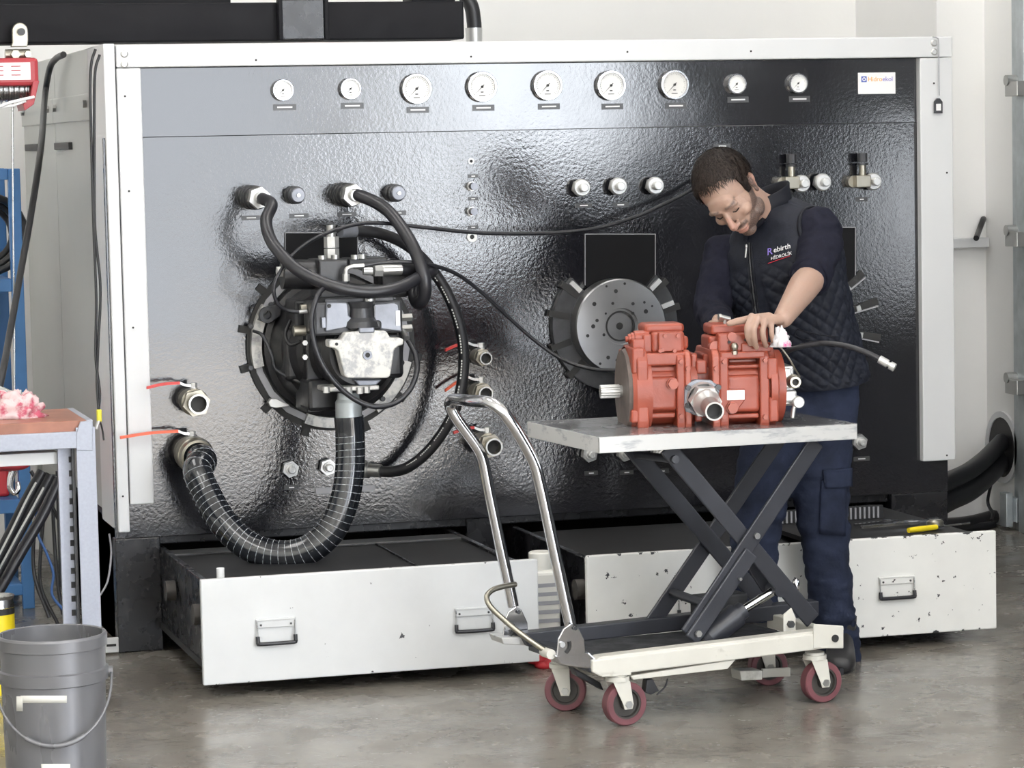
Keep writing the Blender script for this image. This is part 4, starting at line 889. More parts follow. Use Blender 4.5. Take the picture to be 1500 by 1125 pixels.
# casters
def caster(px,py,v,R,fork,name='caster',brake=None,turn=0.):
    c=CP(px,py,v); c.z=R; e=(CART.ev*math.cos(turn)+CART.eu*math.sin(turn)); hw=.019
    t=MB(); t.lathe(c-e*hw,e,[(0,R*.70),(0,R*.95),(.004,R),(2*hw-.004,R),(2*hw,R*.95),(2*hw,R*.70)],n=36); o=t.build('wheel','wheel_tread',ct)
    h=MB(); h.lathe(c-e*(hw-.003),e,[(0,R*.71),(0,R*.62),(.008,R*.58),(.008,R*.28),(0,R*.26),(0,0)],n=28); h.build('wheel_hub','wheel_hub',o)
    zt=fork; s=Vector((0,0,1)).cross(e).normalized()
    off=.02*(1 if turn==0 else .6)
    for sg in (-1,1):
        b=c+e*sg*(hw+.006); tp=Vector((b.x,b.y,zt))+s*off
        MB().slab([b-s*.012-Vector((0,0,.014)),b+s*.012-Vector((0,0,.014)),b+s*.016,tp+s*.026,tp-s*.026,b-s*.016],e*.0035*sg).build('caster_fork','cart_white',ct,bevel=.0015)
    MB().hexn(c-e*(hw+.014),c+e*(hw+.014),.011).build('axle_bolt','zinc',ct)
    tp=Vector((c.x,c.y,zt))+s*off
    MB().lathe(tp,(0,0,1),[(0,0),(0,.034),(.012,.034),(.012,.028),(.02,.028),(.02,0)],n=20).build('swivel_head','cart_white',ct)
    return o
caster(915,1062,.012,.062,.128); caster(1203,1028,.025,.060,.128); caster(829,1040,.285,.060,.125,turn=.5); caster(1125,1004,.33,.058,.125,turn=.2)
pxs(MB(),CART,[(880,985),(925,983),(925,989),(882,992)],-.02,.06).build('caster_plate','cart_white',ct,bevel=.002)
pxs(MB(),CART,[(1084,983),(1117,982),(1117,996),(1086,997)],.20,.26).build('brake_pedal','cart_white',ct,bevel=.003)
pxs(MB(),CART,[(1117,980),(1158,978),(1158,991),(1117,993)],.24,.25).build('brake_pedal','cart_white',ct,bevel=.002)
pxs(MB(),CART,[(840,978),(880,1000),(885,1012),(846,990)],.10,.14).build('brake_arm','cast_dark',ct,bevel=.003)
g=MB(); g.tube([CP(962,1018,.05),CP(974,1006,.05),CP(978,994,.05)],.0025,6); g.build('brake_wire','rubber',ct)
pxs(MB(),CART,[(948,996),(956,994),(966,1012),(954,1018),(946,1014)],.05,.08).build('brake_arm','cast_dark',ct,bevel=.003)

# ================================================================== RED PUMP ON THE PUMPF
PUMPF=Fr((.985,-1.635,0),-8.0); QP=PUMPF.P
rp=thing('red_hydraulic_pump',QP(1030,615,.22),'orange-red twin hydraulic pump with grey suction port on the cart platform','pump')
v0,vc,v1=.115,.235,.355
cz=PUMPF.loc(QP(1030,571,vc-.05))[2]
def RB(x0,y0,x1,y1,va,vb,nm='housing_block',m='pump_red',bev=.006,seg=3): return pxb(MB(),PUMPF,x0,y0,x1,y1,va,vb).build(nm,m,rp,bevel=bev,seg=seg)
def ulathe(x0,x1,prof,nm,m,pyc=571,v=vc,n=40,bev=0.,vp=None):
    """lathe along the cart's long axis from pixel x0 to x1 (at the pump axis); prof = (fraction, radius)"""
    vp=v if vp is None else vp; a=QP(x0,pyc,vp)+PUMPF.ev*(v-vp); b=QP(x1,pyc,vp)+PUMPF.ev*(v-vp); a.z=b.z=cz; L=(b-a).length
    return MB().lathe(a,PUMPF.eu,[(t*L,r) for t,r in prof],n=n).build(nm,m,rp,bevel=bev)
def usq(x0,x1,h,rc,nm,m,bev=.004,vv=v0):
    a=QP(x0,571,vv)+PUMPF.ev*(vc-vv); b=QP(x1,571,vv)+PUMPF.ev*(vc-vv); a.z=b.z=cz; P=[]
    for sx,sz,a0 in ((1,1,0),(-1,1,90),(-1,-1,180),(1,-1,270)):
        for k in range(6):
            t=math.radians(a0+18*k); P.append(a+PUMPF.ev*(sx*(h-rc)+rc*math.cos(t))+Vector((0,0,sz*(h-rc)+rc*math.sin(t))))
    return MB().slab(P,b-a).build(nm,m,rp,bevel=bev)
# shaft
ulathe(879,912,[(0,0),(0,.0155),(.05,.017),(1,.017)],'drive_shaft','zinc')
sh=MB(); a=QP(879,571,vc); b=QP(907,571,vc); a.z=b.z=cz
for k in range(14):
    t=2*math.pi*k/14; off=PUMPF.ev*math.cos(t)*.0175+Vector((0,0,math.sin(t)*.0175)); sh.tube([a+off,b+off],.0026,4,res=1)
sh.build('spline_teeth','zinc_bright',rp)
# round flange at the drive end, main housings
ulathe(911,944,[(0,0),(0,.10),(.0,.118),(.35,.128),(.40,.128)],'seal_flange','cast_iron')
ulathe(916,944,[(0,.128),(.2,.134),(1,.134),(1,0)],'drive_flange','pump_red')
usq(922,938,.128,.05,'flange_plate','pump_red',vv=vc); RB(925,600,938,620,v0-.004,v0+.05,'flange_foot')
ulathe(938,1012,[(0,.0),(0,.106),(1,.106),(1,0)],'pump_housing','pump_red')
ulathe(1042,1140,[(0,.0),(0,.106),(1,.106),(1,0)],'pump_housing','pump_red')
RB(926,517,1012,536,v0+.01,v1-.01,'housing_top'); RB(926,510,945,548,v0,v0+.1,'flange_ear')
usq(992,1004,.118,.03,'housing_frame','pump_red'); usq(936,944,.116,.03,'housing_frame','pump_red')
RB(943,552,993,602,v0+.012,v0+.1,'housing_face',bev=.012,seg=4); RB(944,536,993,546,v0+.03,v0+.06,'tie_bar',bev=.006); RB(942,605,990,613,v0+.012,v0+.04,'tie_bar',bev=.006)
usq(1004,1013,.120,.03,'joint_plate','pump_red_edge'); RB(1012,539,1044,612,v0+.05,v1-.05,'valve_block'); RB(1020,528,1036,548,v0+.03,v0+.12,'port_boss')
RB(1012,518,1022,540,v0+.04,v1-.05,'valve_block'); RB(1030,518,1046,545,v0+.06,v1-.05,'valve_block'); RB(1018,600,1029,618,v0+.03,v0+.1,'foot')
usq(1044,1055,.120,.03,'joint_plate','pump_red_edge'); usq(1055,1068,.117,.03,'housing_frame','pump_red'); RB(1055,515,1122,526,v0+.004,v1-.02,'housing_top'); usq(1114,1128,.116,.03,'housing_frame','pump_red')
RB(1068,526,1115,534,v0+.05,v0+.2,'housing_recess',bev=.002); RB(1066,534,1115,540,v0+.02,v0+.05,'tie_bar',bev=.005); RB(1064,549,1114,604,v0+.012,v0+.1,'housing_face',bev=.012,seg=4)
RB(1064,606,1112,613,v0+.010,v0+.04,'tie_bar',bev=.005)
ulathe(1130,1142,[(0,0),(0,.128),(.8,.128),(1,.122),(1,0)],'end_flange','pump_red',vp=v0)
RB(1127,582,1141,618,v0-.004,v0+.08,'flange_foot'); RB(1124,524,1140,556,v0+.0,v0+.10,'flange_ear')
for px,py in ((998,530),(998,610),(1061,530),(1061,611),(1121,528),(1121,611),(1008,540),(1049,540)):
    q=QP(px,py,v0-.004); MB().cyl(q+PUMPF.ev*.006,q-PUMPF.ev*.004,.0065,n=12).build('cap_screw','pump_red_edge',rp)
# boss with white name plate, hex plugs
pxs(MB(),PUMPF,[(1063,570),(1092,570),(1093,584),(1080,602),(1072,605),(1064,600)],v0+.004,v0+.03).build('plate_boss','pump_red',rp,bevel=.003)
pxb(MB(),PUMPF,1065,571.5,1091,586,v0+.002,v0+.004).build('name_plate','plate_white',rp,bevel=.0015)
for px,py,vv in ((985,562,v0+.010),(1072,597,v0+.002)):
    q=QP(px,py,vv); k=MB(); k.lathe(q,-PUMPF.ev,[(0,.0175),(.006,.0175),(.006,0)],n=24); k.hexn(q-PUMPF.ev*.004,q-PUMPF.ev*.018,.0155); k.build('hex_plug','pump_red_edge',rp,bevel=.0015)
# regulators on top
RB(965,487,999,515,v0+.02,v0+.14,'regulator_cover',bev=.003); RB(955,486,1003,517,v0+.035,v1-.06,'regulator_body',bev=.008); RB(944,474,1003,489,v0+.06,v1-.07,'regulator_body',bev=.012,seg=4)
RB(927,497,945,517,v0+.03,v0+.10,'spool_block',bev=.004); RB(942,490,956,517,v0+.045,v0+.12,'regulator_body',bev=.005); RB(999,492,1009,512,v0+.05,v0+.15,'spool_block',bev=.01)
a=QP(916,497,v0+.075); b=QP(950,494,v0+.075); L=(b-a).length
MB().lathe(a,(b-a),[(0,0),(0,.008),(L*.12,.009),(L*.12,.014),(L*.25,.015),(L*.25,.018),(L*.38,.018),(L*.38,.022),(L,.022),(L,0)],n=22).build('adjuster','pump_red',rp)
for px,py in ((974,492),(993,492),(970,513),(988,514),(967,514)):
    q=QP(px,py,v0+.018); MB().cyl(q+PUMPF.ev*.002,q-PUMPF.ev*.005,.0055,n=12).build('cap_screw','pump_red_edge',rp)
RB(1052,488,1100,516,v0+.02,v1-.08,'regulator_body',bev=.007); RB(1042,475,1098,490,v0+.05,v1-.07,'regulator_body',bev=.008); RB(1086,502,1130,516,v0+.015,v0+.14,'regulator_base',bev=.004); RB(1095,478,1126,503,v0+.06,v1-.08,'regulator_body',bev=.01)
RB(1038,492,1054,514,v0+.05,v0+.16,'spool_block',bev=.008)
q=QP(1072,493,v0+.02); MB().cyl(q+PUMPF.ev*.01,q-PUMPF.ev*.006,.013,n=20).build('round_plug','pump_red_edge',rp)
q=QP(1047,508,v0+.04); MB().cyl(q+PUMPF.ev*.02,q-PUMPF.ev*.01,.017,n=20).build('round_plug','pump_red_edge',rp)
for px,py in ((1094,492),(1092,498),(1068,501)):
    q=QP(px,py,v0+.018); MB().cyl(q,q-PUMPF.ev*.004,.0045,n=10).build('cap_screw','print_black',rp)
q=QP(1076,508,v0+.005); k=MB(); k.ball(q,(.011,.011,.013)); k.hexn(q-Vector((0,0,.012)),q-Vector((0,0,.022)),.009); k.build('bleed_nipple','brass_grey',rp)
q=QP(1062,466,v0+.09); k=MB(); k.cyl(q+Vector((-.014,0,.004)),q+Vector((.014,.0,-.004)),.008,n=12); k.hexn(q+Vector((-.020,0,.004)),q+Vector((-.012,0,.004)),.010); k.cyl(q+Vector((0,0,-.03)),q,.006,n=10); k.build('top_nipple','zinc',rp)
# suction port pointing to the viewer
pxs(MB(),PUMPF,[(1003,566),(1010,560),(1020,556),(1042,557),(1054,565),(1055,575),(1030,612),(1005,604),(1002,596)],v0-.002,v0+.03).build('suction_flange','cast_grey',rp,bevel=.005)
for px,py in ((1008,568),(1052,567),(1007,594)):
    q=QP(px,py,v0-.004); MB().cyl(q+PUMPF.ev*.004,q-PUMPF.ev*.008,.008,n=12).build('flange_screw','cast_dark',rp)
pd=(QP(1046,602,-.06)-QP(1027,581,v0)); L=pd.length
MB().lathe(QP(1029,583,v0),pd,[(0,0),(0,.048),(.02,.046)],n=28).hexn(QP(1029,583,v0)+pd*.08,QP(1029,583,v0)+pd*.30,.046).lathe(QP(1029,583,v0)+pd*.28,pd,[(0,.040),(.02,.038),(.04,.030),(.05,.027)],n=28).build('port_nut','zinc_bright',rp)
MB().lathe(QP(1029,583,v0),pd,[(L*.4,.0265),(L*.93,.0265),(L*.93,.0265),(L*.93,.0225),(L*.6,.0215)],n=28).build('port_pipe','zinc',rp)
q=QP(1029,583,v0)+pd*.8; MB().cyl(q,q+pd.normalized()*.002,.022,n=24).build('pipe_bore','print_black',rp)
q=QP(1029,583,v0)+pd*.928; MB().ring(q,pd.normalized(),.0222,.0272,.0015,n=30).build('pipe_rim','zinc_bright',rp)
# gear pump at the tail
RB(1141,536,1164,595,v0+.05,v1-.08,'gear_pump','zinc',.006); RB(1141,540,1160,556,v0+.03,v0+.1,'gear_pump_rib','zinc',.004); RB(1141,572,1168,590,v0+.02,v0+.12,'gear_pump_rib','zinc_bright',.008); RB(1141,558,1172,569,v0+.03,v0+.12,'gear_pump_rib','zinc',.004)
q=QP(1163,559,v0+.02); MB().lathe(q+PUMPF.ev*.02,-PUMPF.ev,[(0,.021),(.02,.021),(.026,.017),(.026,.017),(.04,.016),(.04,.010),(.02,.010)],n=22).build('outlet_port','brass_grey',rp); MB().cyl(q-PUMPF.ev*.005,q-PUMPF.ev*.008,.0105,n=16).build('outlet_bore','print_black',rp)
q=QP(1169,589,v0+.02); MB().lathe(q+PUMPF.ev*.03,-PUMPF.ev,[(0,.017),(.04,.017),(.043,.014),(.043,0)],n=20).build('banjo_bolt','zinc_bright',rp); MB().tube([QP(1168,592,v0+.02),QP(1163,598,v0+.02),QP(1161,612,v0+.02)],.007,8,res=4).build('banjo_pipe','zinc',rp)
RB(1168,583,1176,596,v0+.03,v0+.05,'tail_lug','zinc',.002)
hose('thin_wire',[QP(1138,505,.15),QP(1147,513,.14),QP(1157,527,.14),QP(1165,541,.15),QP(1172,552,.17)],.0026,'brass_grey','thin olive-grey wire curving down the tail of the red pump',cat='wire',n=6)
wp=[QP(1128,540,.40),QP(1145,520,.36),QP(1165,510,.31),QP(1200,503,.28),QP(1235,506,.24),QP(1265,515,.20),QP(1290,527,.17)]
hh=hose('pilot_hose',wp,.0085,'rubber_satin','grey-black hose with free steel end sticking out right of the red pump',n=12)
d=(QP(1311,539,.15)-QP(1288,526,.17)); MB().lathe(QP(1288,526,.17),d,[(0,0),(0,.012),(d.length*.55,.012),(d.length*.55,.008),(d.length*.68,.008),(d.length*.68,.0125),(d.length*.98,.0125),(d.length,.010),(d.length,0)],n=18).build('hose_end','zinc_bright',hh)
# ================================================================== LEFT-HAND CORNER
YW=-.86
wf=PY(136,615,YW); ZT_=wf.z
wb=thing('workbench',(-.9,-.62,0),'grey steel workbench with brown top at the left edge','workbench')
xr=wf.x; yb=PZ(105,598,ZT_).y
MB().box(-1.9,xr-.018,YW-.002,yb,ZT_-.040,ZT_).build('bench_top','bench_top',wb,bevel=.003)
MB().box(-1.9,xr-.03,YW-.012,YW,PY(60,659,YW).z,PY(60,634,YW).z).build('front_apron','bench_steel',wb,bevel=.003)
MB().box(xr-.02,xr,YW,yb,PY(60,659,YW).z,ZT_+.001).build('side_apron','bench_steel',wb,bevel=.003)
pxs(MB(),BENCH,[(118,618),(136,616),(136,660),(112,660),(112,634)],YW-.014,YW).build('corner_plate','bench_steel',wb,bevel=.002)
lx0=PY(116,800,YW).x; lx1=xr+.004
MB().box(lx0,lx1,YW-.010,YW-.006,0,ZT_-.02).build('leg_face','bench_steel',wb,bevel=.001)
MB().box(lx1-.004,lx1,YW-.006,YW+.05,0,ZT_-.02).build('leg_flange','bench_steel',wb,bevel=.001)
sx0=PY(88,800,YW+.05).x; sx1=PY(112,800,YW+.05).x
MB().box(sx0,sx1,YW+.045,YW+.05,0,ZT_-.06).build('slotted_strip','bench_steel',wb,bevel=.001)
MB().box(sx0,sx0+.010,YW+.03,YW+.05,0,ZT_-.06).build('strip_lip','bench_steel',wb); MB().box(sx1-.008,sx1,YW+.02,YW+.05,0,ZT_-.06).build('strip_lip','label_dark',wb)
sm_=smesh(MB().box(-.006,.006,-.001,0,-.009,.009),'slot','print_black')
for k in range(12): inst('strip_slot',sm_,wb,PY(103.5+k*.42,673+k*20.4,YW+.044))
MB().box(-1.9,PY(84,670,YW+.05).x,YW+.05,yb-.05,PY(40,682,YW+.05).z,PY(40,664,YW+.05).z).build('under_tray','frame_white',wb,bevel=.002)
# rag and tin on the workbench
def blob(c,sx,sy,sz,seed,n=40,mm=24,fold=.35,fq=6.):
    """crumpled cloth: a lumpy closed sheet lying on its base"""
    V=[];F=[]
    for j in range(mm+1):
        for i in range(n):
            t=math.pi*.5*j/mm; p=2*math.pi*i/n; d=Vector((math.cos(p)*math.cos(t),math.sin(p)*math.cos(t),math.sin(t)))
            f=1+fold*(noise.noise(d*fq*.5+Vector((seed,0,0)))+.6*noise.noise(d*fq+Vector((0,seed,0)))+.35*(abs(noise.noise(d*fq*2.2+Vector((0,0,seed))))-.25))
            V.append(Vector(c)+Vector((d.x*sx*f,d.y*sy*f,max(0,d.z*sz*f))))
    F=[(j*n+i,j*n+(i+1)%n,(j+1)*n+(i+1)%n,(j+1)*n+i) for j in range(mm) for i in range(n)]
    F.append(tuple(range(n))[::-1])
    return MB().add(V,F,True)
mat('rag_pink',(.62,.46,.46),.85,col2=(.45,.08,.13),c2t=.55,c2s=18,bump=.003,bscale=40)
mat('rag_white',(.62,.60,.62),.85,col2=(.55,.03,.22),c2t=.60,c2s=30,bump=.002,bscale=60)
rg=PZ(22,612,ZT_)
blob((rg.x,rg.y,ZT_),.085,.055,.075,3.3).build('shop_rag','rag_pink',label='crumpled pink and white rag lying on the brown workbench top',cat='rag')
t0=PZ(35,594,ZT_); tt=thing('metal_tray',(t0.x,t0.y,ZT_),'pale grey folded metal tray behind the pink rag on the workbench','tray')
pxs(MB(),BENCH,[(-20,592),(66,600),(42,579),(20,575),(-20,556)],t0.y,t0.y+.12).build('tray_shell','cabinet_grey',tt,bevel=.004)
MB().cyl(PY(29,583,t0.y-.005),PY(29,571,t0.y-.005),.006,n=10).build('tray_peg','zinc_bright',tt)

# blue rack with odds and ends
YR=1.05
rk=thing('steel_rack',(-.6,YR,0),'blue painted steel rack behind the workbench at the far left','rack')
rx1=PY(38,500,YR).x; rx0=rx1-.042; rzt=PY(20,247,YR).z
MB().box(rx0,rx1,YR,YR+.04,0,rzt).build('rack_post','rack_blue',rk,bevel=.003); MB().box(rx0,rx1,YR+.5,YR+.54,0,rzt).build('rack_post','rack_blue',rk,bevel=.003)
MB().box(-1.45,-1.41,YR,YR+.04,0,rzt).build('rack_post','rack_blue',rk,bevel=.003)
for py,h in ((255,.04),(418,.045),(742,.05),(865,.04)):
    z=PY(20,py,YR).z; MB().box(-1.42,rx0,YR+.005,YR+.035,z-h/2,z+h/2).build('rack_beam','rack_blue',rk,bevel=.003)
    if py>300: MB().box(-1.42,rx0,YR+.035,YR+.52,z+h/2-.006,z+h/2).build('rack_shelf','rack_blue',rk)
z=PY(20,742,YR).z+.025
bx=thing('toolbox',(-.65,YR+.25,z),'red toolbox on the lower shelf of the blue rack','toolbox')
MB().box(-.95,PY(14,700,YR+.1).x,YR+.1,YR+.35,z,PY(10,682,YR+.1).z).build('box_body','red_plastic',bx,bevel=.012); MB().box(-.97,PY(16,700,YR+.1).x,YR+.09,YR+.36,PY(10,690,YR+.1).z,PY(10,676,YR+.1).z).build('box_lid','red_plastic',bx,bevel=.01)
z=PY(20,418,YR).z+.0225
cr=thing('hose_coil',(-.55,YR+.2,z),'coil of black hose standing on the middle shelf of the blue rack','hose coil')
cc=Vector((PY(-20,345,YR+.2).x,YR+.2,z+.155))
for k in range(3): MB().tube([cc+Vector((math.cos(a)*(.14-.02*k),.03*k+.01*math.sin(3*a),math.sin(a)*(.14-.02*k))) for a in [i*2*math.pi/24 for i in range(25)]],.014,8,res=1).build('coil_turn','rubber',cr)
z2=PY(20,742,YR).z
rc2=thing('red_crate',(-.6,YR+.2,.6),'red ribbed crate stacked on the toolbox in the blue rack','crate')
for k in range(4): MB().box(-.9,PY(17,560,YR+.1).x,YR+.1,YR+.34,PY(0,682,YR+.1).z+.005+k*.062,PY(0,682,YR+.1).z+.060+k*.062).build('crate_slat','red_plastic',rc2,bevel=.008)

# cables hanging down the side of the bench
XC=-.125
hose('hanging_cable',[PX(93,80,XC),PX(82,86,XC-.01),PX(73,100,XC-.02),PX(66,140,XC-.03)]+[PY(60,215,.6),PY(46,310,.35),PY(30,400,.2),PY(14,490,.0),PY(4,545,-.2),PY(-12,620,-.3)],.0115,'rubber','thick black cable hanging from bench corner down to the workbench',cat='cable')
tc1=hose('twin_cable',[PY(140,72,.0),PY(134,92,.0),PY(132,130,.0),PY(134,220,.0),PY(137,330,.0),PY(141,440,.0),PY(140,520,.0),PY(146,575,.0),PY(144,604,-.02)],.0045,'rubber','thin black cable nearest the white post, tied with yellow tape',cat='cable',group='thin cables by the white edge post',n=8)
tc2=hose('twin_cable',[PY(146,80,.0),PY(139,110,.0),PY(138,200,.0),PY(139,330,.0),PY(147,420,-.0),PY(144,500,.0),PY(142,560,.0),PY(145,606,-.02)],.0045,'rubber','thin black cable bulging right beside its twin at the white post',cat='cable',group='thin cables by the white edge post',n=8)
yt=MB(); yt.box(PY(142,608,-.03).x,PY(149,608,-.03).x,-.035,-.015,PY(145,618,-.03).z,PY(145,600,-.03).z); yt.build('tape_wrap','tape_yellow',tc1,bevel=.003)
yt=MB(); yt.tube([PY(145,616,-.03),PY(141,628,-.03)],.006,8,res=1); yt.build('plug_tip','zinc_bright',tc1)
MB().tube([PY(146,615,-.025),PY(150,630,-.02),PY(152,645,-.02)],.003,6).build('loose_strand','rubber',tc2)

# hoses and cables under the workbench
hs=[([(62,690,-.35),(40,730,-.36),(18,775,-.38),(-10,830,-.40)],.017,'rubber','black printed hose running down left, uppermost under the workbench'),
    ([(74,695,-.30),(50,740,-.31),(25,785,-.33),(-10,850,-.35)],.017,'rubber','black printed hose running down left, middle one under the workbench'),
    ([(88,700,-.25),(62,755,-.26),(30,810,-.28),(-10,880,-.30)],.018,'rubber_satin','plain black hose running down left, lowest of the three under the workbench')]
for l,r,mm,lab in hs:
    P=PH(l); o=hose('bundle_hose',P,r,mm,lab,group='hoses under the workbench')
    if mm=='rubber':
        g=MB(); sp=spline(P,12)
        for i in range(4,len(sp)-3):
            if i%5==4: continue
            a,b=sp[i],sp[i+1]; t=(b-a).normalized(); vd=(CAM-a).normalized(); sd=t.cross(vd).normalized()
            g.slab([a+vd*(r+.0005)-sd*.003,a+vd*(r+.0005)+t*.028-sd*.003,a+vd*(r+.0005)+t*.028+sd*.003,a+vd*(r+.0005)+sd*.003],vd*.0005)
        g.build('printed_marking','hose_print',o)
labs=['thin black cable crossing diagonally under the workbench','thin black cable hanging straight behind the slotted leg','thin black cable bowing left beside the blue one','loose black cable curving to the floor behind the workbench leg','thin black cable closest to the slotted bench leg']
for l,lab in zip([[(45,690,-.2),(70,730,-.2),(95,780,-.2)],[(78,695,-.15),(78,760,-.15),(84,850,-.15),(92,900,-.15)],[(70,710,-.18),(52,770,-.18),(50,840,-.18),(72,905,-.2)],[(66,740,-.1),(60,800,-.1),(60,860,-.1),(85,915,-.1)],[(84,690,-.22),(86,760,-.22),(90,860,-.22)]],labs):
    hose('loose_cable',PH(l),.006,'rubber',lab,cat='cable',group='loose cables under the workbench',n=8)
hose('loose_cable',PH([(52,735,-.25),(55,780,-.25),(68,810,-.25),(78,840,-.25),(76,870,-.25),(92,893,-.25)]),.0045,'cable_blue','thin blue cable winding down under the workbench',cat='cable',group='loose cables under the workbench',n=8)
hose('floor_cable',[PY(160,782,.02),PY(163,810,.02),PY(158,850,-.03),PY(147,872,-.06)],.0035,'label_grey','thin grey cable hanging below the white edge post',cat='cable',n=6)

# plastic bucket in the foreground
BZ=.38; bc=PZ(76,927,BZ); bcz=Vector((bc.x,bc.y,0)); Rb=.142
bk=thing('plastic_bucket',bcz,'dark grey plastic bucket with bail handle in the lower left corner','bucket')
MB().lathe(bcz,(0,0,1),[(0,0),(0,.127),(.004,.130),(.255,.1355),(.255,.1355),(.258,.1425),(.288,.1435),(.288,.1435),(.291,.1365),(.345,.1375),(.345,.1375),(.347,.1425),(.374,Rb+.001),(.380,Rb-.002),(.381,Rb-.005),(.379,Rb-.010),(.36,.132),(.02,.124),(.02,0)],n=72).build('bucket_shell','bucket_grey',bk)
hb=[]
for k in range(25):
    a=math.pi*k/24; e=CAM-bcz; e.z=0; e.normalize(); s=Vector((-e.y,e.x,0)); s=s*-1 if s.dot(_r)<0 else s
    x=math.cos(a); dz=math.sin(a)
    hb.append(bcz+s*x*.150+e*(.146*math.sin(a)**.55)+Vector((0,0,.275-dz*.165)))
MB().tube(hb,.0036,8,res=2).build('bail_handle','bucket_grey',bk)
hg=[p for p in hb[8:17]]; MB().tube([p+Vector((0,0,-.0)) for p in hg],.0068,8,res=3).build('bail_grip','bucket_grey',bk)
ee=(CAM-bcz); ee.z=0; ee.normalize(); ss=Vector((-ee.y,ee.x,0)); ss=ss*-1 if ss.dot(_r)<0 else ss
for s in (-1,1):
    q=bcz+ss*s*.142+Vector((0,0,.272)); MB().lathe(q,ss*s,[(0,.014),(.012,.014),(.012,0)],n=16).build('handle_boss','bucket_grey',bk)
def tape(px0,px1,py0,py1,nm,parent,m):
    V=[];n=14
    for k in range(n+1):
        for py in (py0,py1):
            px=px0+(px1-px0)*k/n; d=ray(px,py); o=CAM-bcz
            A=d.x**2+d.y**2; z=0
            # meet the bucket's wall (radius grows with height)
            r=.134
            for _ in range(4):
                B=2*(o.x*d.x+o.y*d.y); C_=o.x**2+o.y**2-r*r; t=(-B-math.sqrt(max(0,B*B-4*A*C_)))/(2*A); z=(CAM+d*t).z; r=.130+z/.255*.0055+.0008
            V.append(CAM+d*t)
    F=[(2*k,2*k+1,2*k+3,2*k+2) for k in range(n)]
    o=MB().add(V,F,True).build(nm,m,parent); md=o.modifiers.new('solid','SOLIDIFY'); md.thickness=.0006; return o
tape(30,98,1019,1030,'masking_tape',bk,'masking_tape'); tape(60,103,1119,1132,'masking_tape',bk,'masking_tape'); tape(24,33,1020,1042,'tape_flap',bk,'masking_tape')
yc=PY(-4,905,-.55); yc.z=0
ycn=thing('paint_can',yc,'small yellow paint can with bare metal rim behind the bucket','paint can')
zc1=PY(-4,872,-.55).z
MB().lathe(yc,(0,0,1),[(0,0),(0,.052),(zc1-.035,.052)],n=32).build('can_body','can_yellow',ycn); MB().lathe(yc,(0,0,1),[(zc1-.035,.0535),(zc1-.01,.050),(zc1,.054),(zc1,.054),(zc1-.003,.048),(zc1-.012,.046),(zc1-.012,0)],n=32).build('can_rim','steel',ycn); MB().lathe(yc,(0,0,1),[(zc1-.055,.0526),(zc1-.036,.0526)],n=32).build('can_band','print_black',ycn)

# key tag hanging from the frame's right corner
kt=thing('hanging_tag',PY(1376,150,-.045),'small dark tag hanging on a cord from the frame\'s upper right corner','tag')
MB().tube([PY(1366,54,-.045),PY(1373,56,-.045),PY(1375,66,-.045),PY(1376,140,-.045)],.0018,6,res=4).build('tag_cord','label_grey',kt)
MB().slab([PY(x,y,-.045) for x,y in ((1369,166),(1369,149),(1373,144),(1377,144),(1381,149),(1381,166))],(0,.008,0)).build('tag_body','cast_dark',kt,bevel=.001)
pxb(MB(),BENCH,1371.5,152,1378.5,162,-.046,-.045).build('tag_label','plate_white',kt)
# ================================================================== THE WORKER
from mathutils.bvhtree import BVHTree
mat('vest_cloth',(.010,.012,.020),.62,spec=.25,var=.25,vscale=40,bump=.0006,bscale=300)
mat('vest_trim',(.009,.010,.015),.65,spec=.25)
mat('sweater',(.012,.0125,.022),.9,spec=.15,var=.2,vscale=60,bump=.0008,bscale=350)
mat('trouser',(.019,.025,.048),.85,spec=.2,var=.35,vscale=14,bump=.0012,bscale=120)
mat('shoe_leather',(.022,.021,.022),.5,var=.3)
mat('hair_dark',(.012,.008,.007),.6,spec=.25,var=.5,vscale=90,bump=.006,bscale=110,stretch=(1,1,.35))
mat('hair_light',(.026,.017,.013),.5,spec=.3)
mat('nail',(.72,.45,.36),.3)
mat('eye_white',(.6,.57,.54),.3)
SKN=bpy.data.materials.new('skin_face'); SKN.use_nodes=True; MATS['skin_face']=SKN
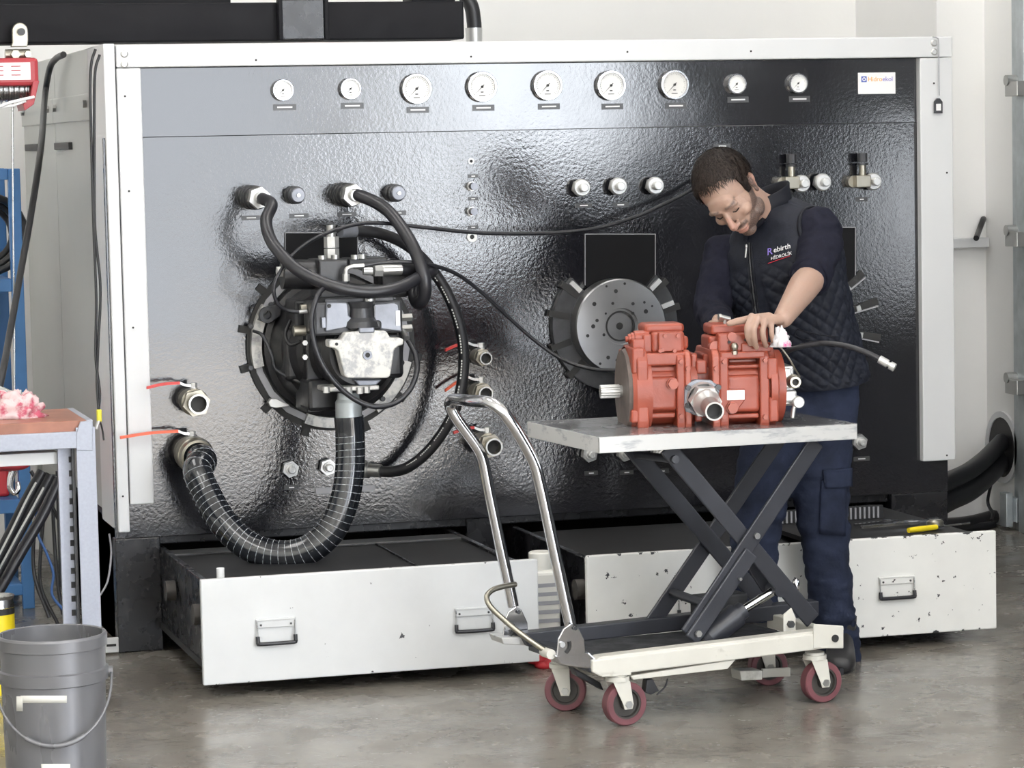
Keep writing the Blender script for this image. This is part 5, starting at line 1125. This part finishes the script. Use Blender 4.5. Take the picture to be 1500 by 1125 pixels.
def _skin():
    nt=SKN.node_tree; N=nt.nodes; L=nt.links; b=N['Principled BSDF']
    at=N.new('ShaderNodeAttribute'); at.attribute_name='beard'; lp=N.new('ShaderNodeAttribute'); lp.attribute_name='blush'
    tc=N.new('ShaderNodeTexCoord'); n=N.new('ShaderNodeTexNoise'); n.inputs['Scale'].default_value=420; n.inputs['Detail'].default_value=2; L.new(tc.outputs['Object'],n.inputs['Vector'])
    r=N.new('ShaderNodeMapRange'); r.inputs[1].default_value=.35; r.inputs[2].default_value=.62; r.inputs[3].default_value=.55; r.inputs[4].default_value=1.; L.new(n.outputs['Fac'],r.inputs[0])
    m=N.new('ShaderNodeMath'); m.operation='MULTIPLY'; L.new(at.outputs['Fac'],m.inputs[0]); L.new(r.outputs[0],m.inputs[1])
    a=N.new('ShaderNodeMix'); a.data_type='RGBA'; a.inputs[6].default_value=(.375,.245,.19,1); a.inputs[7].default_value=(.45,.16,.12,1); L.new(lp.outputs['Fac'],a.inputs[0])
    c=N.new('ShaderNodeMix'); c.data_type='RGBA'; L.new(m.outputs[0],c.inputs[0]); L.new(a.outputs[2],c.inputs[6]); c.inputs[7].default_value=(.030,.022,.020,1); L.new(c.outputs[2],b.inputs['Base Color'])
    b.inputs['Roughness'].default_value=.48; b.inputs['Subsurface Weight'].default_value=.12; b.inputs['Subsurface Radius'].default_value=(.01,.004,.002); b.inputs['Subsurface Scale'].default_value=.6
    n2=N.new('ShaderNodeTexNoise'); n2.inputs['Scale'].default_value=180; L.new(tc.outputs['Object'],n2.inputs['Vector'])
    bp=N.new('ShaderNodeBump'); bp.inputs['Distance'].default_value=.0006; L.new(n2.outputs['Fac'],bp.inputs['Height']); L.new(bp.outputs[0],b.inputs['Normal'])
_skin()
def loft(mb,rings,n=28,caps=True,sub=4,power=2.0):
    """rings: (centre, half-axis A, half-axis B); smooth through Catmull-Rom"""
    C=spline([r[0] for r in rings],sub); A=spline([r[1] for r in rings],sub); B=spline([r[2] for r in rings],sub); V=[]
    e=2.0/power
    for c,a,b in zip(C,A,B):
        for k in range(n):
            t=2*math.pi*k/n; x,y=math.cos(t),math.sin(t)
            V.append(c+a*math.copysign(abs(x)**e,x)+b*math.copysign(abs(y)**e,y))
    m=len(C); F=[(i*n+k,i*n+(k+1)%n,(i+1)*n+(k+1)%n,(i+1)*n+k) for i in range(m-1) for k in range(n)]
    if caps: F+= [tuple(range(n-1,-1,-1)), tuple(range((m-1)*n,m*n))]
    mb.add(V,F,True); return mb
def limb(mb,pts,flat=None,n=20):
    """round limb: pts = (point, radius)"""
    P=[p for p,_ in pts]; R=[]
    a=(P[1]-P[0]).orthogonal().normalized(); rings=[]
    for i,(p,r) in enumerate(pts):
        t=(P[min(i+1,len(P)-1)]-P[max(i-1,0)]).normalized(); a=(a-t*a.dot(t)).normalized(); b=t.cross(a); rings.append((p,a*r,b*r))
    loft(mb,rings,n); mb.ball(pts[0][0],pts[0][1]*.98,14,8); mb.ball(pts[-1][0],pts[-1][1]*.98,14,8); return mb
def remesh(mb,voxel,smooth=3,fac=.5):
    me=mb.mesh('tmp'); o=bpy.data.objects.new('tmp',me); COL.objects.link(o)
    r=o.modifiers.new('r','REMESH'); r.mode='VOXEL'; r.voxel_size=voxel; r.use_smooth_shade=True
    if smooth: s=o.modifiers.new('s','SMOOTH'); s.iterations=smooth; s.factor=fac
    dg=bpy.context.evaluated_depsgraph_get(); dg.update(); out=bpy.data.meshes.new_from_object(o.evaluated_get(dg)); bpy.data.objects.remove(o)
    for p in out.polygons: p.use_smooth=True
    return out
def wrinkle(me,amp,sc,st=(1,1,1),seed=0.,fn=None):
    me.calc_loop_triangles() if False else None
    N=[v.normal.copy() for v in me.vertices]
    for v,n in zip(me.vertices,N):
        q=Vector((v.co.x*st[0],v.co.y*st[1],v.co.z*st[2]))*sc+Vector((seed,seed*.7,0))
        w=fn(v.co) if fn else 1.
        v.co+=n*amp*w*(noise.noise(q)+.5*noise.noise(q*2.1)+.8*(abs(noise.noise(q*1.3))-.25))
    me.update(); return me
def mesh_obj(name,me,m,parent):
    me.name=name
    off=ROOT[parent.name]
    for v in me.vertices: v.co-=off
    me.materials.clear(); me.materials.append(MATS[m]); o=bpy.data.objects.new(name,me); COL.objects.link(o); o.parent=parent; ROOT[o.name]=off; return o
def CAMV(r,u,c): return (_r*r+_u*u-_f*c)

man=thing('person',PZ(1175,985,0),'bearded man in dark quilted vest and navy trousers bending over the red pump','person')
# ---- torso frame
def dirs(deg):
    t=math.radians(deg); tc=Vector((-.277,-.961,0)); lf=Vector((-.961,.277,0)); D=tc*math.cos(t)+lf*math.sin(t); return Vector((-D.y,D.x,0)) if Vector((-D.y,D.x,0)).dot(_r)>0 else Vector((D.y,-D.x,0)), D
def ringT(px,py,y,a,b,deg,tilt=0.,fwd=0.):
    S,D=dirs(deg); c=PY(px,py,y); A=(S+Vector((0,0,tilt))).normalized()*a; B=(D+Vector((0,0,fwd))).normalized()*b; return (c,A,B)
VR=[ringT(1186,562,-1.03,.182,.142,30,.03,-.10),ringT(1180,540,-1.03,.180,.142,31,.04,-.10),ringT(1172,500,-1.04,.176,.138,33,.06,-.14),ringT(1162,455,-1.05,.176,.138,36,.10,-.2),
    ringT(1150,408,-1.06,.188,.140,39,.18,-.25),ringT(1141,368,-1.06,.190,.130,41,.24,-.30),ringT(1134,336,-1.05,.166,.110,41,.26,-.3),ringT(1126,314,-1.05,.112,.088,41,.26,-.3),ringT(1120,301,-1.05,.076,.072,41,.24,-.3)]
# ---- vest with quilted relief
def vest_mesh():
    n=260; sub=34
    C=spline([r[0] for r in VR],sub); A=spline([r[1] for r in VR],sub); B=spline([r[2] for r in VR],sub); m=len(C)
    V=[]; w=.046; T=0.
    for i in range(m):
        if i: T+=(C[i]-C[i-1]).length
        ra=A[i].length; rb=B[i].length; per=2*math.pi*math.sqrt((ra*ra+rb*rb)/2)
        for k in range(n):
            t=2*math.pi*k/n; x,y=math.cos(t),math.sin(t); e=2/2.3
            d=A[i]*math.copysign(abs(x)**e,x)+B[i]*math.copysign(abs(y)**e,y)
            s=(t-math.pi/2)/(2*math.pi)*1.04
            p=math.sin(math.pi*(s*1.0+T)/w); q=math.sin(math.pi*(s*1.0-T)/w)
            h=(abs(p)*abs(q))**.42*.0085
            fade=1.0 if T<.375 else max(0.,1-(T-.375)/.05)
            zipd=abs(t-math.pi/2); 
            if zipd<.10: fade*=max(0,(zipd-.05)/.05)
            if T<.018: fade*=T/.018
            wr=.010*noise.noise(Vector((s*5,T*9,1.3)))+.005*noise.noise(Vector((s*13,T*18,4.)))
            V.append(C[i]+d+d.normalized()*(h*fade+wr))
    F=[(i*n+k,i*n+(k+1)%n,(i+1)*n+(k+1)%n,(i+1)*n+k) for i in range(m-1) for k in range(n)]
    F+=[tuple(range(n-1,-1,-1)),tuple(range((m-1)*n,m*n))]
    mb=MB().add(V,F,True); return mb.mesh('vest'),V,F
vme,VV,VF=vest_mesh()
vest=mesh_obj('vest',vme,'vest_cloth',man)
vbvh=BVHTree.FromPolygons(VV,VF)
def on_vest(px,py,lift=.002):
    d=ray(px,py).normalized(); h=vbvh.ray_cast(CAM,d)
    if h[0] is None: return PY(px,py,-1.2)
    n=h[1] if h[1].dot(d)<0 else -h[1]
    return h[0]+n*lift-d*.0005
def seam(pts,r,nm,m,lift=.001,n=6,res=10):
    P=spline([Vector((x,y,0)) for x,y in pts],res); return MB().tube([on_vest(p.x,p.y,lift) for p in P],r,n,res=1).build(nm,m,vest)
zp=[(1098,356),(1099,380),(1101,405),(1104,430),(1107,452),(1110,475)]
seam([(x-3.4,y) for x,y in zp],.0035,'zip_tape','vest_trim'); seam([(x+3.4,y) for x,y in zp],.0035,'zip_tape','vest_trim'); seam(zp,.0022,'zip_teeth','label_dark',.002)
q=on_vest(1096,362,.008); MB().ball(q,(.004,.004,.007),8,6).tube([q-Vector((0,0,.006)),on_vest(1094,378,.006)],.0028,6,res=1).build('zip_pull','zinc_bright',vest)
seam([(1168,482),(1190,488),(1215,492),(1228,493)],.0022,'pocket_seam','vest_trim'); seam([(1168,482),(1166,492),(1190,499),(1226,503)],.0018,'pocket_seam','vest_trim')
# chest lettering laid on the cloth
def vest_text(body,size_px,x0,y0,slope,m,nm):
    me=text_mesh(nm,body,1.0,m,0.0); bm=bmesh.new(); bm.from_mesh(me); bmesh.ops.subdivide_edges(bm,edges=bm.edges,cuts=1); bm.to_mesh(me); bm.free()
    off=ROOT[vest.name]
    for v in me.vertices:
        x,y=v.co.x*size_px,v.co.y*size_px; v.co=on_vest(x0+x*.965,y0-y-x*slope,.0045)-off
    o=bpy.data.objects.new(nm,me); COL.objects.link(o); o.parent=vest; ROOT[o.name]=off; md=o.modifiers.new('solid','SOLIDIFY'); md.thickness=.0008; return wtxt_px
wtxt_px=0
vest_text('R',14,1124.5,374.5,.26,'logo_violet','lettering'); vest_text('ebirth',10.5,1134,370.5,.26,'print_white','lettering'); vest_text('HİDROLİK',6.4,1130,381,.26,'print_white','lettering')
seam([(1126,386),(1140,381),(1158,375)],.0011,'logo_underline','logo_red',.004)
# collar
cb0=VR[-1]; Cn=VR[-1][0]
S_,D_=dirs(41)
cu=Vector((-.10,-.12,1)).normalized()
def collar():
    n=48; V=[]
    for j,(h,ex) in enumerate(((-.03,1.12),(.01,1.06),(.035,1.03),(.052,1.03),(.056,1.0),(.052,.96),(.03,.94),(-.03,.94))):
        for k in range(n+1):
            t=math.radians(105+330*k/n); hh=h*(1 if h<0 else (.72+.28*math.cos(t+math.pi/2)))
            V.append(Cn+cu*hh+(S_+Vector((0,0,.22)))*math.cos(t)*.078*ex+(D_+Vector((0,0,-.2)))*math.sin(t)*.074*ex)
    m=n+1; F=[(j*m+k,j*m+k+1,((j+1)%8)*m+k+1,((j+1)%8)*m+k) for j in range(8) for k in range(n)]
    return MB().add(V,F,True)
collar().build('collar','vest_trim',vest)
MB().tube([on_vest(1093,352,.004),on_vest(1098,343,.012),on_vest(1108,335,.014),on_vest(1122,322,.010)],.008,10,res=6).build('collar_edge','vest_trim',vest)
# ---- sleeves
LS=PY(1197,338,-1.17); RS=PY(1064,372,-.93)
EL=PY(1188,404,-1.30); LW=QP(1147,466,.17)
ER=PY(1044,456,-1.02); RW=PY(1056,482,-1.24)
def cuffed(pts,voxel,seed):
    mb=MB(); limb(mb,pts,n=24); me=remesh(mb,voxel,4); wrinkle(me,.006,16,(1,1,1.6),seed); return me
sl=cuffed([(LS-S_*.06+Vector((0,0,-.0)),.062),(LS,.076),(LS.lerp(EL,.35)+Vector((.012,0,.0)),.071),(LS.lerp(EL,.7)+Vector((.008,0,0)),.064),(EL,.060)],.006,2.)
mesh_obj('sleeve',sl,'sweater',man)
d=(LW-EL).normalized(); cu_=MB(); cu_.tube([EL+d*.012+(d.orthogonal().normalized()*math.cos(t)+d.cross(d.orthogonal().normalized())*math.sin(t))*.055 for t in [2*math.pi*k/28 for k in range(29)]],.009,8,res=1); cu_.build('sleeve_cuff','sweater',man)
sr=cuffed([(RS+S_*.06,.060),(RS,.072),(RS.lerp(ER,.5)-S_*.006,.064),(ER,.056),(ER.lerp(RW,.5),.050),(RW,.044)],.006,5.)
mesh_obj('sleeve',sr,'sweater',man)
# arm-hole piping on the vest
def armhole(c,ax,r,lift):
    ax=ax.normalized(); a=ax.orthogonal().normalized(); b=ax.cross(a)
    MB().tube([c+(a*math.cos(t)+b*math.sin(t))*r for t in [2*math.pi*k/32 for k in range(33)]],.007,8,res=1).build('armhole_trim','vest_trim',vest)
armhole(LS+S_*.002+Vector((.0,0,-.01)),S_+Vector((0,-.1,.35)),.083,0)
# ---- body: head, neck, chest, arms, hands in one skin
Lh=CAMV(.75,.35,.55).normalized(); Uh=CAMV(-.50,.58,.55); Uh=(Uh-Lh*Uh.dot(Lh)).normalized(); Fh=Lh.cross(Uh).normalized()
HC=PY(1071,284,-1.16)
RH=Matrix((Lh,Fh,Uh)).transposed()
def H(l,f,u): return HC+Lh*l+Fh*f+Uh*u
b=MB()
def hb_(c,r): b.ball(H(*c),r,24,16,R=RH)
hb_((0,-.012,.042),(.077,.099,.090)); hb_((0,.022,-.01),(.068,.072,.085)); hb_((0,.030,-.055),(.056,.062,.058))
hb_((0,.066,-.098),(.026,.020,.020)); hb_((0,.078,.035),(.045,.020,.035))
for s in (-1,1):
    hb_((s*.040,.062,-.022),(.024,.024,.020)); hb_((s*.050,.020,-.070),(.018,.034,.026)); b.tube([H(s*.008,.093,.026),H(s*.028,.094,.030),H(s*.048,.080,.024)],.0085,8,res=4)
    hb_((s*.030,.076,.008),(.015,.012,.0115)); hb_((s*.0125,.103,-.034),(.0085,.010,.008))
b.tube([H(0,.092,.022),H(0,.101,.004),H(0,.113,-.016),H(0,.121,-.030)],lambda t:.0075+.0045*t,10,res=4); hb_((0,.116,-.033),(.0125,.011,.010))
hb_((0,.090,-.064),(.022,.011,.0065)); hb_((0,.088,-.076),(.020,.011,.0075)); hb_((0,.084,-.052),(.026,.012,.010))
for s in (-1,1):
    for (l,f,u,r) in ((.079,-.006,.004,(.006,.016,.028)),(.083,-.012,.014,(.007,.017,.018)),(.079,.002,-.022,(.006,.009,.011))): hb_((s*l,f,u),r)
NB=VR[-1][0]-Vector((0,0,.03))
limb(b,[(H(0,-.030,-.02),.060),(H(0,-.030,-.06),.057),(H(0,-.03,-.06).lerp(NB,.55),.057),(NB,.066)])
loft(b,[(r[0],r[1]*.84,r[2]*.82) for r in VR[3:]],24)
limb(b,[(LS-S_*.05,.055),(LS,.056),(LS.lerp(EL,.5),.050),(EL,.046),(EL.lerp(LW,.25),.046),(EL.lerp(LW,.6),.038),(LW,.029)])
limb(b,[(RS+S_*.05,.055),(RS,.054),(RS.lerp(ER,.5),.048),(ER,.042),(ER.lerp(RW,.5),.036),(RW,.027)])
# left hand resting on the pump's regulator
K={'i':QP(1101,463,.100),'m':QP(1110,465,.094),'r':QP(1120,469,.097),'p':QP(1130,475,.104)}
pal=LW.lerp(K['m'],.5)
rings=[(LW,(K['p']-K['i'])*.34,Vector((0,-1,.6)).normalized()*.018),(LW.lerp((K['i']+K['p'])/2,.5),(K['p']-K['i'])*.50,Vector((0,-1,.5)).normalized()*.017),((K['i']+K['p'])/2,(K['p']-K['i'])*.58,Vector((0,-1,.4)).normalized()*.014),((K['i']+K['p'])/2+Vector((-.004,0,-.01)),(K['p']-K['i'])*.52,Vector((0,-1,.4)).normalized()*.010)]
loft(b,rings,20)
def finger(k,p1,p2,p3,r): limb(b,[(k,r*1.12),(k.lerp(p1,.5),r*1.02),(p1,r*1.04),(p2,r*.93),(p3,r*.80)],n=14)
TIPS=[]
for kk,a1,a2,a3,r in (('i',(1095,479,.088),(1095,492,.094),(1099,504,.112),.0092),('m',(1104,483,.083),(1105,497,.090),(1108,509,.110),.0096),('r',(1117,486,.086),(1119,498,.093),(1122,507,.112),.0092),('p',(1130,488,.096),(1132,497,.102),(1133,503,.115),.0080)):
    finger(K[kk],QP(*a1),QP(*a2),QP(*a3),r); TIPS.append((QP(*a2),QP(*a3),r))
limb(b,[(LW.lerp(K['i'],.45),.015),(QP(1104,467,.115),.0135),(QP(1090,469,.120),.0115),(QP(1079,471,.124),.0105),(QP(1068,474,.126),.0088)],n=14)
# right hand behind the regulator
for i in range(4):
    k0=PY(1048+i*1.5,473+i*4,-1.27); finger(k0,PY(1041,474+i*4,-1.31),PY(1041,477+i*4.2,-1.335),PY(1047,480+i*4.4,-1.345),.0088)
loft(b,[(RW,CAMV(.0,.026,.0),CAMV(.018,0,.0)),(PY(1050,478,-1.26),CAMV(0,.036,0),CAMV(.016,0,.005)),(PY(1048,480,-1.285),CAMV(0,.038,0),CAMV(.014,0,.006))],16)
limb(b,[(RW,.014),(PY(1056,470,-1.28),.012),(PY(1062,468,-1.31),.010),(PY(1066,470,-1.33),.009)],n=12)
bme=remesh(b,.0030,4,.5)
bd=[];bl=[]
for v in bme.vertices:
    q=v.co-HC; l,f,u=q.dot(Lh),q.dot(Fh),q.dot(Uh); w=0.;bb=0.
    if abs(l)<.1 and -.16<u<.14 and -.1<f<.14:
        nz_=noise.noise(q*45)*.010
        if f>.03: w = 1. if u < -.004-(f-.03)*1.08+nz_ else 0.
        elif f>-.004: w = 1. if u < .030+nz_ and abs(l)>.045 or u<-.07 else 0.
        if abs(l)<.030 and -.060<u<-.045+nz_*.4 and f>.06: w=1.
        if f>.075 and -.046<u<-.02: w*=.0
        w*=.92
        if u<-.100: w*=max(0,1-(-.100-u)/.035)
        lip=abs(l)<.022 and -.083<u<-.060 and f>.085
        if lip: w=0.; bb=.4
        if f>.108 or (abs(l)>.082): bb=max(bb,.25)
        if abs(l)<.047 and .026<u-.06*abs(l)<.0345 and f>.066 and abs(l)>.011: w=.85 # brows
    bd.append(w); bl.append(bb)
# soften the masks over the surface
nb=[[] for _ in bme.vertices]
for e in bme.edges: a_,b_=e.vertices; nb[a_].append(b_); nb[b_].append(a_)
for _ in range(2):
    bd=[(bd[i]+sum(bd[j] for j in nb[i])/max(1,len(nb[i])))/2 for i in range(len(bd))]; bl=[(bl[i]+sum(bl[j] for j in nb[i])/max(1,len(nb[i])))/2 for i in range(len(bl))]
for nm,dt in (('beard',bd),('blush',bl)): bme.attributes.new(nm,'FLOAT','POINT').data.foreach_set('value',dt)
body=mesh_obj('body',bme,'skin_face',man)
for p2,p3,r in TIPS[:3]:
    d=(p3-p2).normalized(); q=p3+Vector((0,-.0062,.001)); R_=Matrix((d.cross(Vector((0,-1,0))).normalized(),Vector((0,-1,0)),d)).transposed()
    MB().ball(q,(.0056,.0022,.0075),10,6,R=R_).build('fingernail','nail',body)
for s in (-1,1): MB().tube([H(s*.019,.0905,.003),H(s*.030,.091,.0005),H(s*.041,.083,.003)],.0017,6,res=4).build('eyelash','hair_dark',body)
# ---- hair cap
def hair():
    n,m=72,40; V=[];F=[];ok=[]
    for j in range(m+1):
        t=math.pi*.80*j/m
        for i in range(n):
            p=2*math.pi*i/n; d=Vector((math.sin(t)*math.cos(p),math.sin(t)*math.sin(p),math.cos(t)))
            l,f,u=d.x*.077,d.y*.099-.012,d.z*.090+.042
            if d.z<0: u=d.z*.115+.042
            wob=.004*noise.noise(d*9)+.012*noise.noise(Vector((d.x*3,d.y*3,2.)))
            if f>.045: lim=.098+(f-.045)*.25-abs(l)*.10
            elif f>.012: lim=.030+(f-.012)*1.95
            elif f>-.03: lim=.022+.0*f
            else: lim=-.055
            if abs(l)>.05 and .005<f<.034: lim=min(lim,-.004)
            ok.append(u>lim+wob)
            th=.006+.006*max(0,d.z)+.005*noise.noise(Vector((d.x*26,d.y*26,d.z*9)))
            q=Vector((l,f,u))+Vector((d.x,d.y,d.z))*th
            V.append(H(*q))
    F=[(j*n+i,j*n+(i+1)%n,(j+1)*n+(i+1)%n,(j+1)*n+i) for j in range(m) for i in range(n) if sum(ok[a] for a in (j*n+i,j*n+(i+1)%n,(j+1)*n+(i+1)%n,(j+1)*n+i))>=3]
    return MB().add(V,F,True)
ho_=hair().build('hair','hair_dark',man); md=ho_.modifiers.new('s','SOLIDIFY'); md.thickness=.008; md.offset=-1
# short strands so the hair does not end in a hard line
st=MB(); rnd=random.Random(3)
for _ in range(3800):
    t=math.acos(rnd.uniform(-.25,1)); p=rnd.uniform(0,2*math.pi); d=Vector((math.sin(t)*math.cos(p),math.sin(t)*math.sin(p),math.cos(t)))
    l,f,u=d.x*.077,d.y*.099-.012,d.z*.090+.042
    lim=.092+(f-.045)*.25-abs(l)*.1 if f>.045 else (.028+max(0,f-.012)*1.9 if f>-.03 else -.05)
    if u<lim+rnd.uniform(-.006,.006): continue
    c=Vector((l,f,u))+d*.009; fl=Vector((d.x*.4+rnd.uniform(-.3,.3),.75+rnd.uniform(-.3,.3),-.25)); fl=(fl-d*fl.dot(d)).normalized()
    L=rnd.uniform(.012,.024); w=fl.cross(d).normalized()*.0011; a=c; e=c+fl*L+d*.0035; k=c+fl*L*.55+d*.005
    st.add([H(*(a-w)),H(*(a+w)),H(*(k+w*.8)),H(*(k-w*.8)),H(*e)],[(0,1,2,3),(3,2,4)])
so=st.build('hair_strands','hair_light',man); so['kind']='stuff'
# ---- trousers
tr=MB()
loft(tr,[(PY(1186,535,-1.02),dirs(25)[0]*.155,dirs(25)[1]*.118),(PY(1184,580,-1.02),dirs(22)[0]*.160,dirs(22)[1]*.122),(PY(1178,630,-1.02),dirs(20)[0]*.165,dirs(20)[1]*.120)],30)
LLg=[(PY(1208,600,-1.02),.098),(PY(1202,690,-1.03),.093),(PY(1206,770,-1.04),.079),(PY(1212,830,-1.04),.071),(PY(1220,895,-1.03),.070),(PY(1226,930,-1.02),.067),(PY(1230,962,-1.02),.062)]
RLg=[(PY(1142,610,-1.0),.100),(PY(1122,690,-1.0),.092),(PY(1108,770,-1.01),.079),(PY(1106,830,-1.0),.070),(PY(1108,890,-.98),.068),(PY(1110,926,-.97),.064)]
limb(tr,LLg,n=26); limb(tr,RLg,n=26)
tme=remesh(tr,.008,5)
def tw(co): return .6+1.0*max(0,1-abs(co.z-.10)/.22)+.5*max(0,1-abs(co.z-.42)/.15)
wrinkle(tme,.0085,11,(1,1,2.2),1.7,tw)
trs=mesh_obj('trousers',tme,'trouser',man)
bv=BVHTree.FromPolygons([v.co+ROOT[man.name] for v in tme.vertices],[tuple(p.vertices) for p in tme.polygons])
def on_tr(px,py,l=.002):
    d=ray(px,py).normalized(); h=bv.ray_cast(CAM,d)
    if h[0] is None: return None
    n=h[1] if h[1].dot(d)<0 else -h[1]; return h[0]+n*l
def patch(corners,nm,thick,nx=10,ny=10,lift=.003):
    (x0,y0),(x1,y1),(x2,y2),(x3,y3)=corners; V=[]
    for j in range(ny+1):
        for i in range(nx+1):
            a,b_=i/nx,j/ny; x=(x0*(1-a)+x1*a)*(1-b_)+(x3*(1-a)+x2*a)*b_; y=(y0*(1-a)+y1*a)*(1-b_)+(y3*(1-a)+y2*a)*b_
            p=on_tr(x,y,lift); V.append(p if p is not None else V[-1])
    F=[(j*(nx+1)+i,j*(nx+1)+i+1,(j+1)*(nx+1)+i+1,(j+1)*(nx+1)+i) for j in range(ny) for i in range(nx)]
    o=MB().add(V,F,True).build(nm,'trouser',trs); md=o.modifiers.new('s','SOLIDIFY'); md.thickness=thick; md.offset=1; return o
patch([(1203,703),(1238,700),(1236,785),(1200,780)],'cargo_pocket',.006); patch([(1205,688),(1242,684),(1242,712),(1208,713)],'pocket_flap',.010,lift=.006)
# ---- shoes
def shoe(heel,toe,nm='shoe'):
    d=(toe-heel); d.z=0; L=d.length; d.normalize(); s=Vector((-d.y,d.x,0)); z=Vector((0,0,1)); m=MB()
    R=[(heel+z*.045-d*.01,s*.030,z*.042),(heel+d*.03+z*.055,s*.038,z*.052),(heel+d*L*.35+z*.050,s*.040,z*.048),(heel+d*L*.6+z*.038,s*.046,z*.036),(heel+d*L*.85+z*.033,s*.046,z*.030),(heel+d*L*.98+z*.028,s*.030,z*.022)]
    loft(m,R,24,power=2.6); m.cyl(heel+d*.045+z*.06,heel+d*.045+z*.14,.044,.05,n=24); o=m.build(nm,'shoe_leather',man)
    so=MB(); P=[]
    for k in range(24):
        t=2*math.pi*k/24; P.append(heel+d*(L*.48+math.cos(t)*L*.53)+s*math.sin(t)*(.046 if math.cos(t)>0 else .040))
    P=[Vector((p.x,p.y,.0)) for p in P]; so.slab(P,(0,0,.020)); so.build('shoe_sole','rubber',o); return o
h=PZ(1236,958,0); h=Vector((h.x-.035,-.99,0)); shoe(h,Vector((h.x-.115,-1.25,0)))
h2=Vector((PY(1110,950,-.97).x,-.96,0)); shoe(h2,Vector((h2.x-.06,-1.23,0)))
# rag pinched under the hand
ra=QP(1143,497,.10)
rgm=blob((ra.x,ra.y,ra.z-.022),.026,.020,.048,9.1,28,16,.5,5.)
rgm.build('hand_rag','rag_white',label='white and magenta rag pinched beside the worker\'s hand',cat='rag')
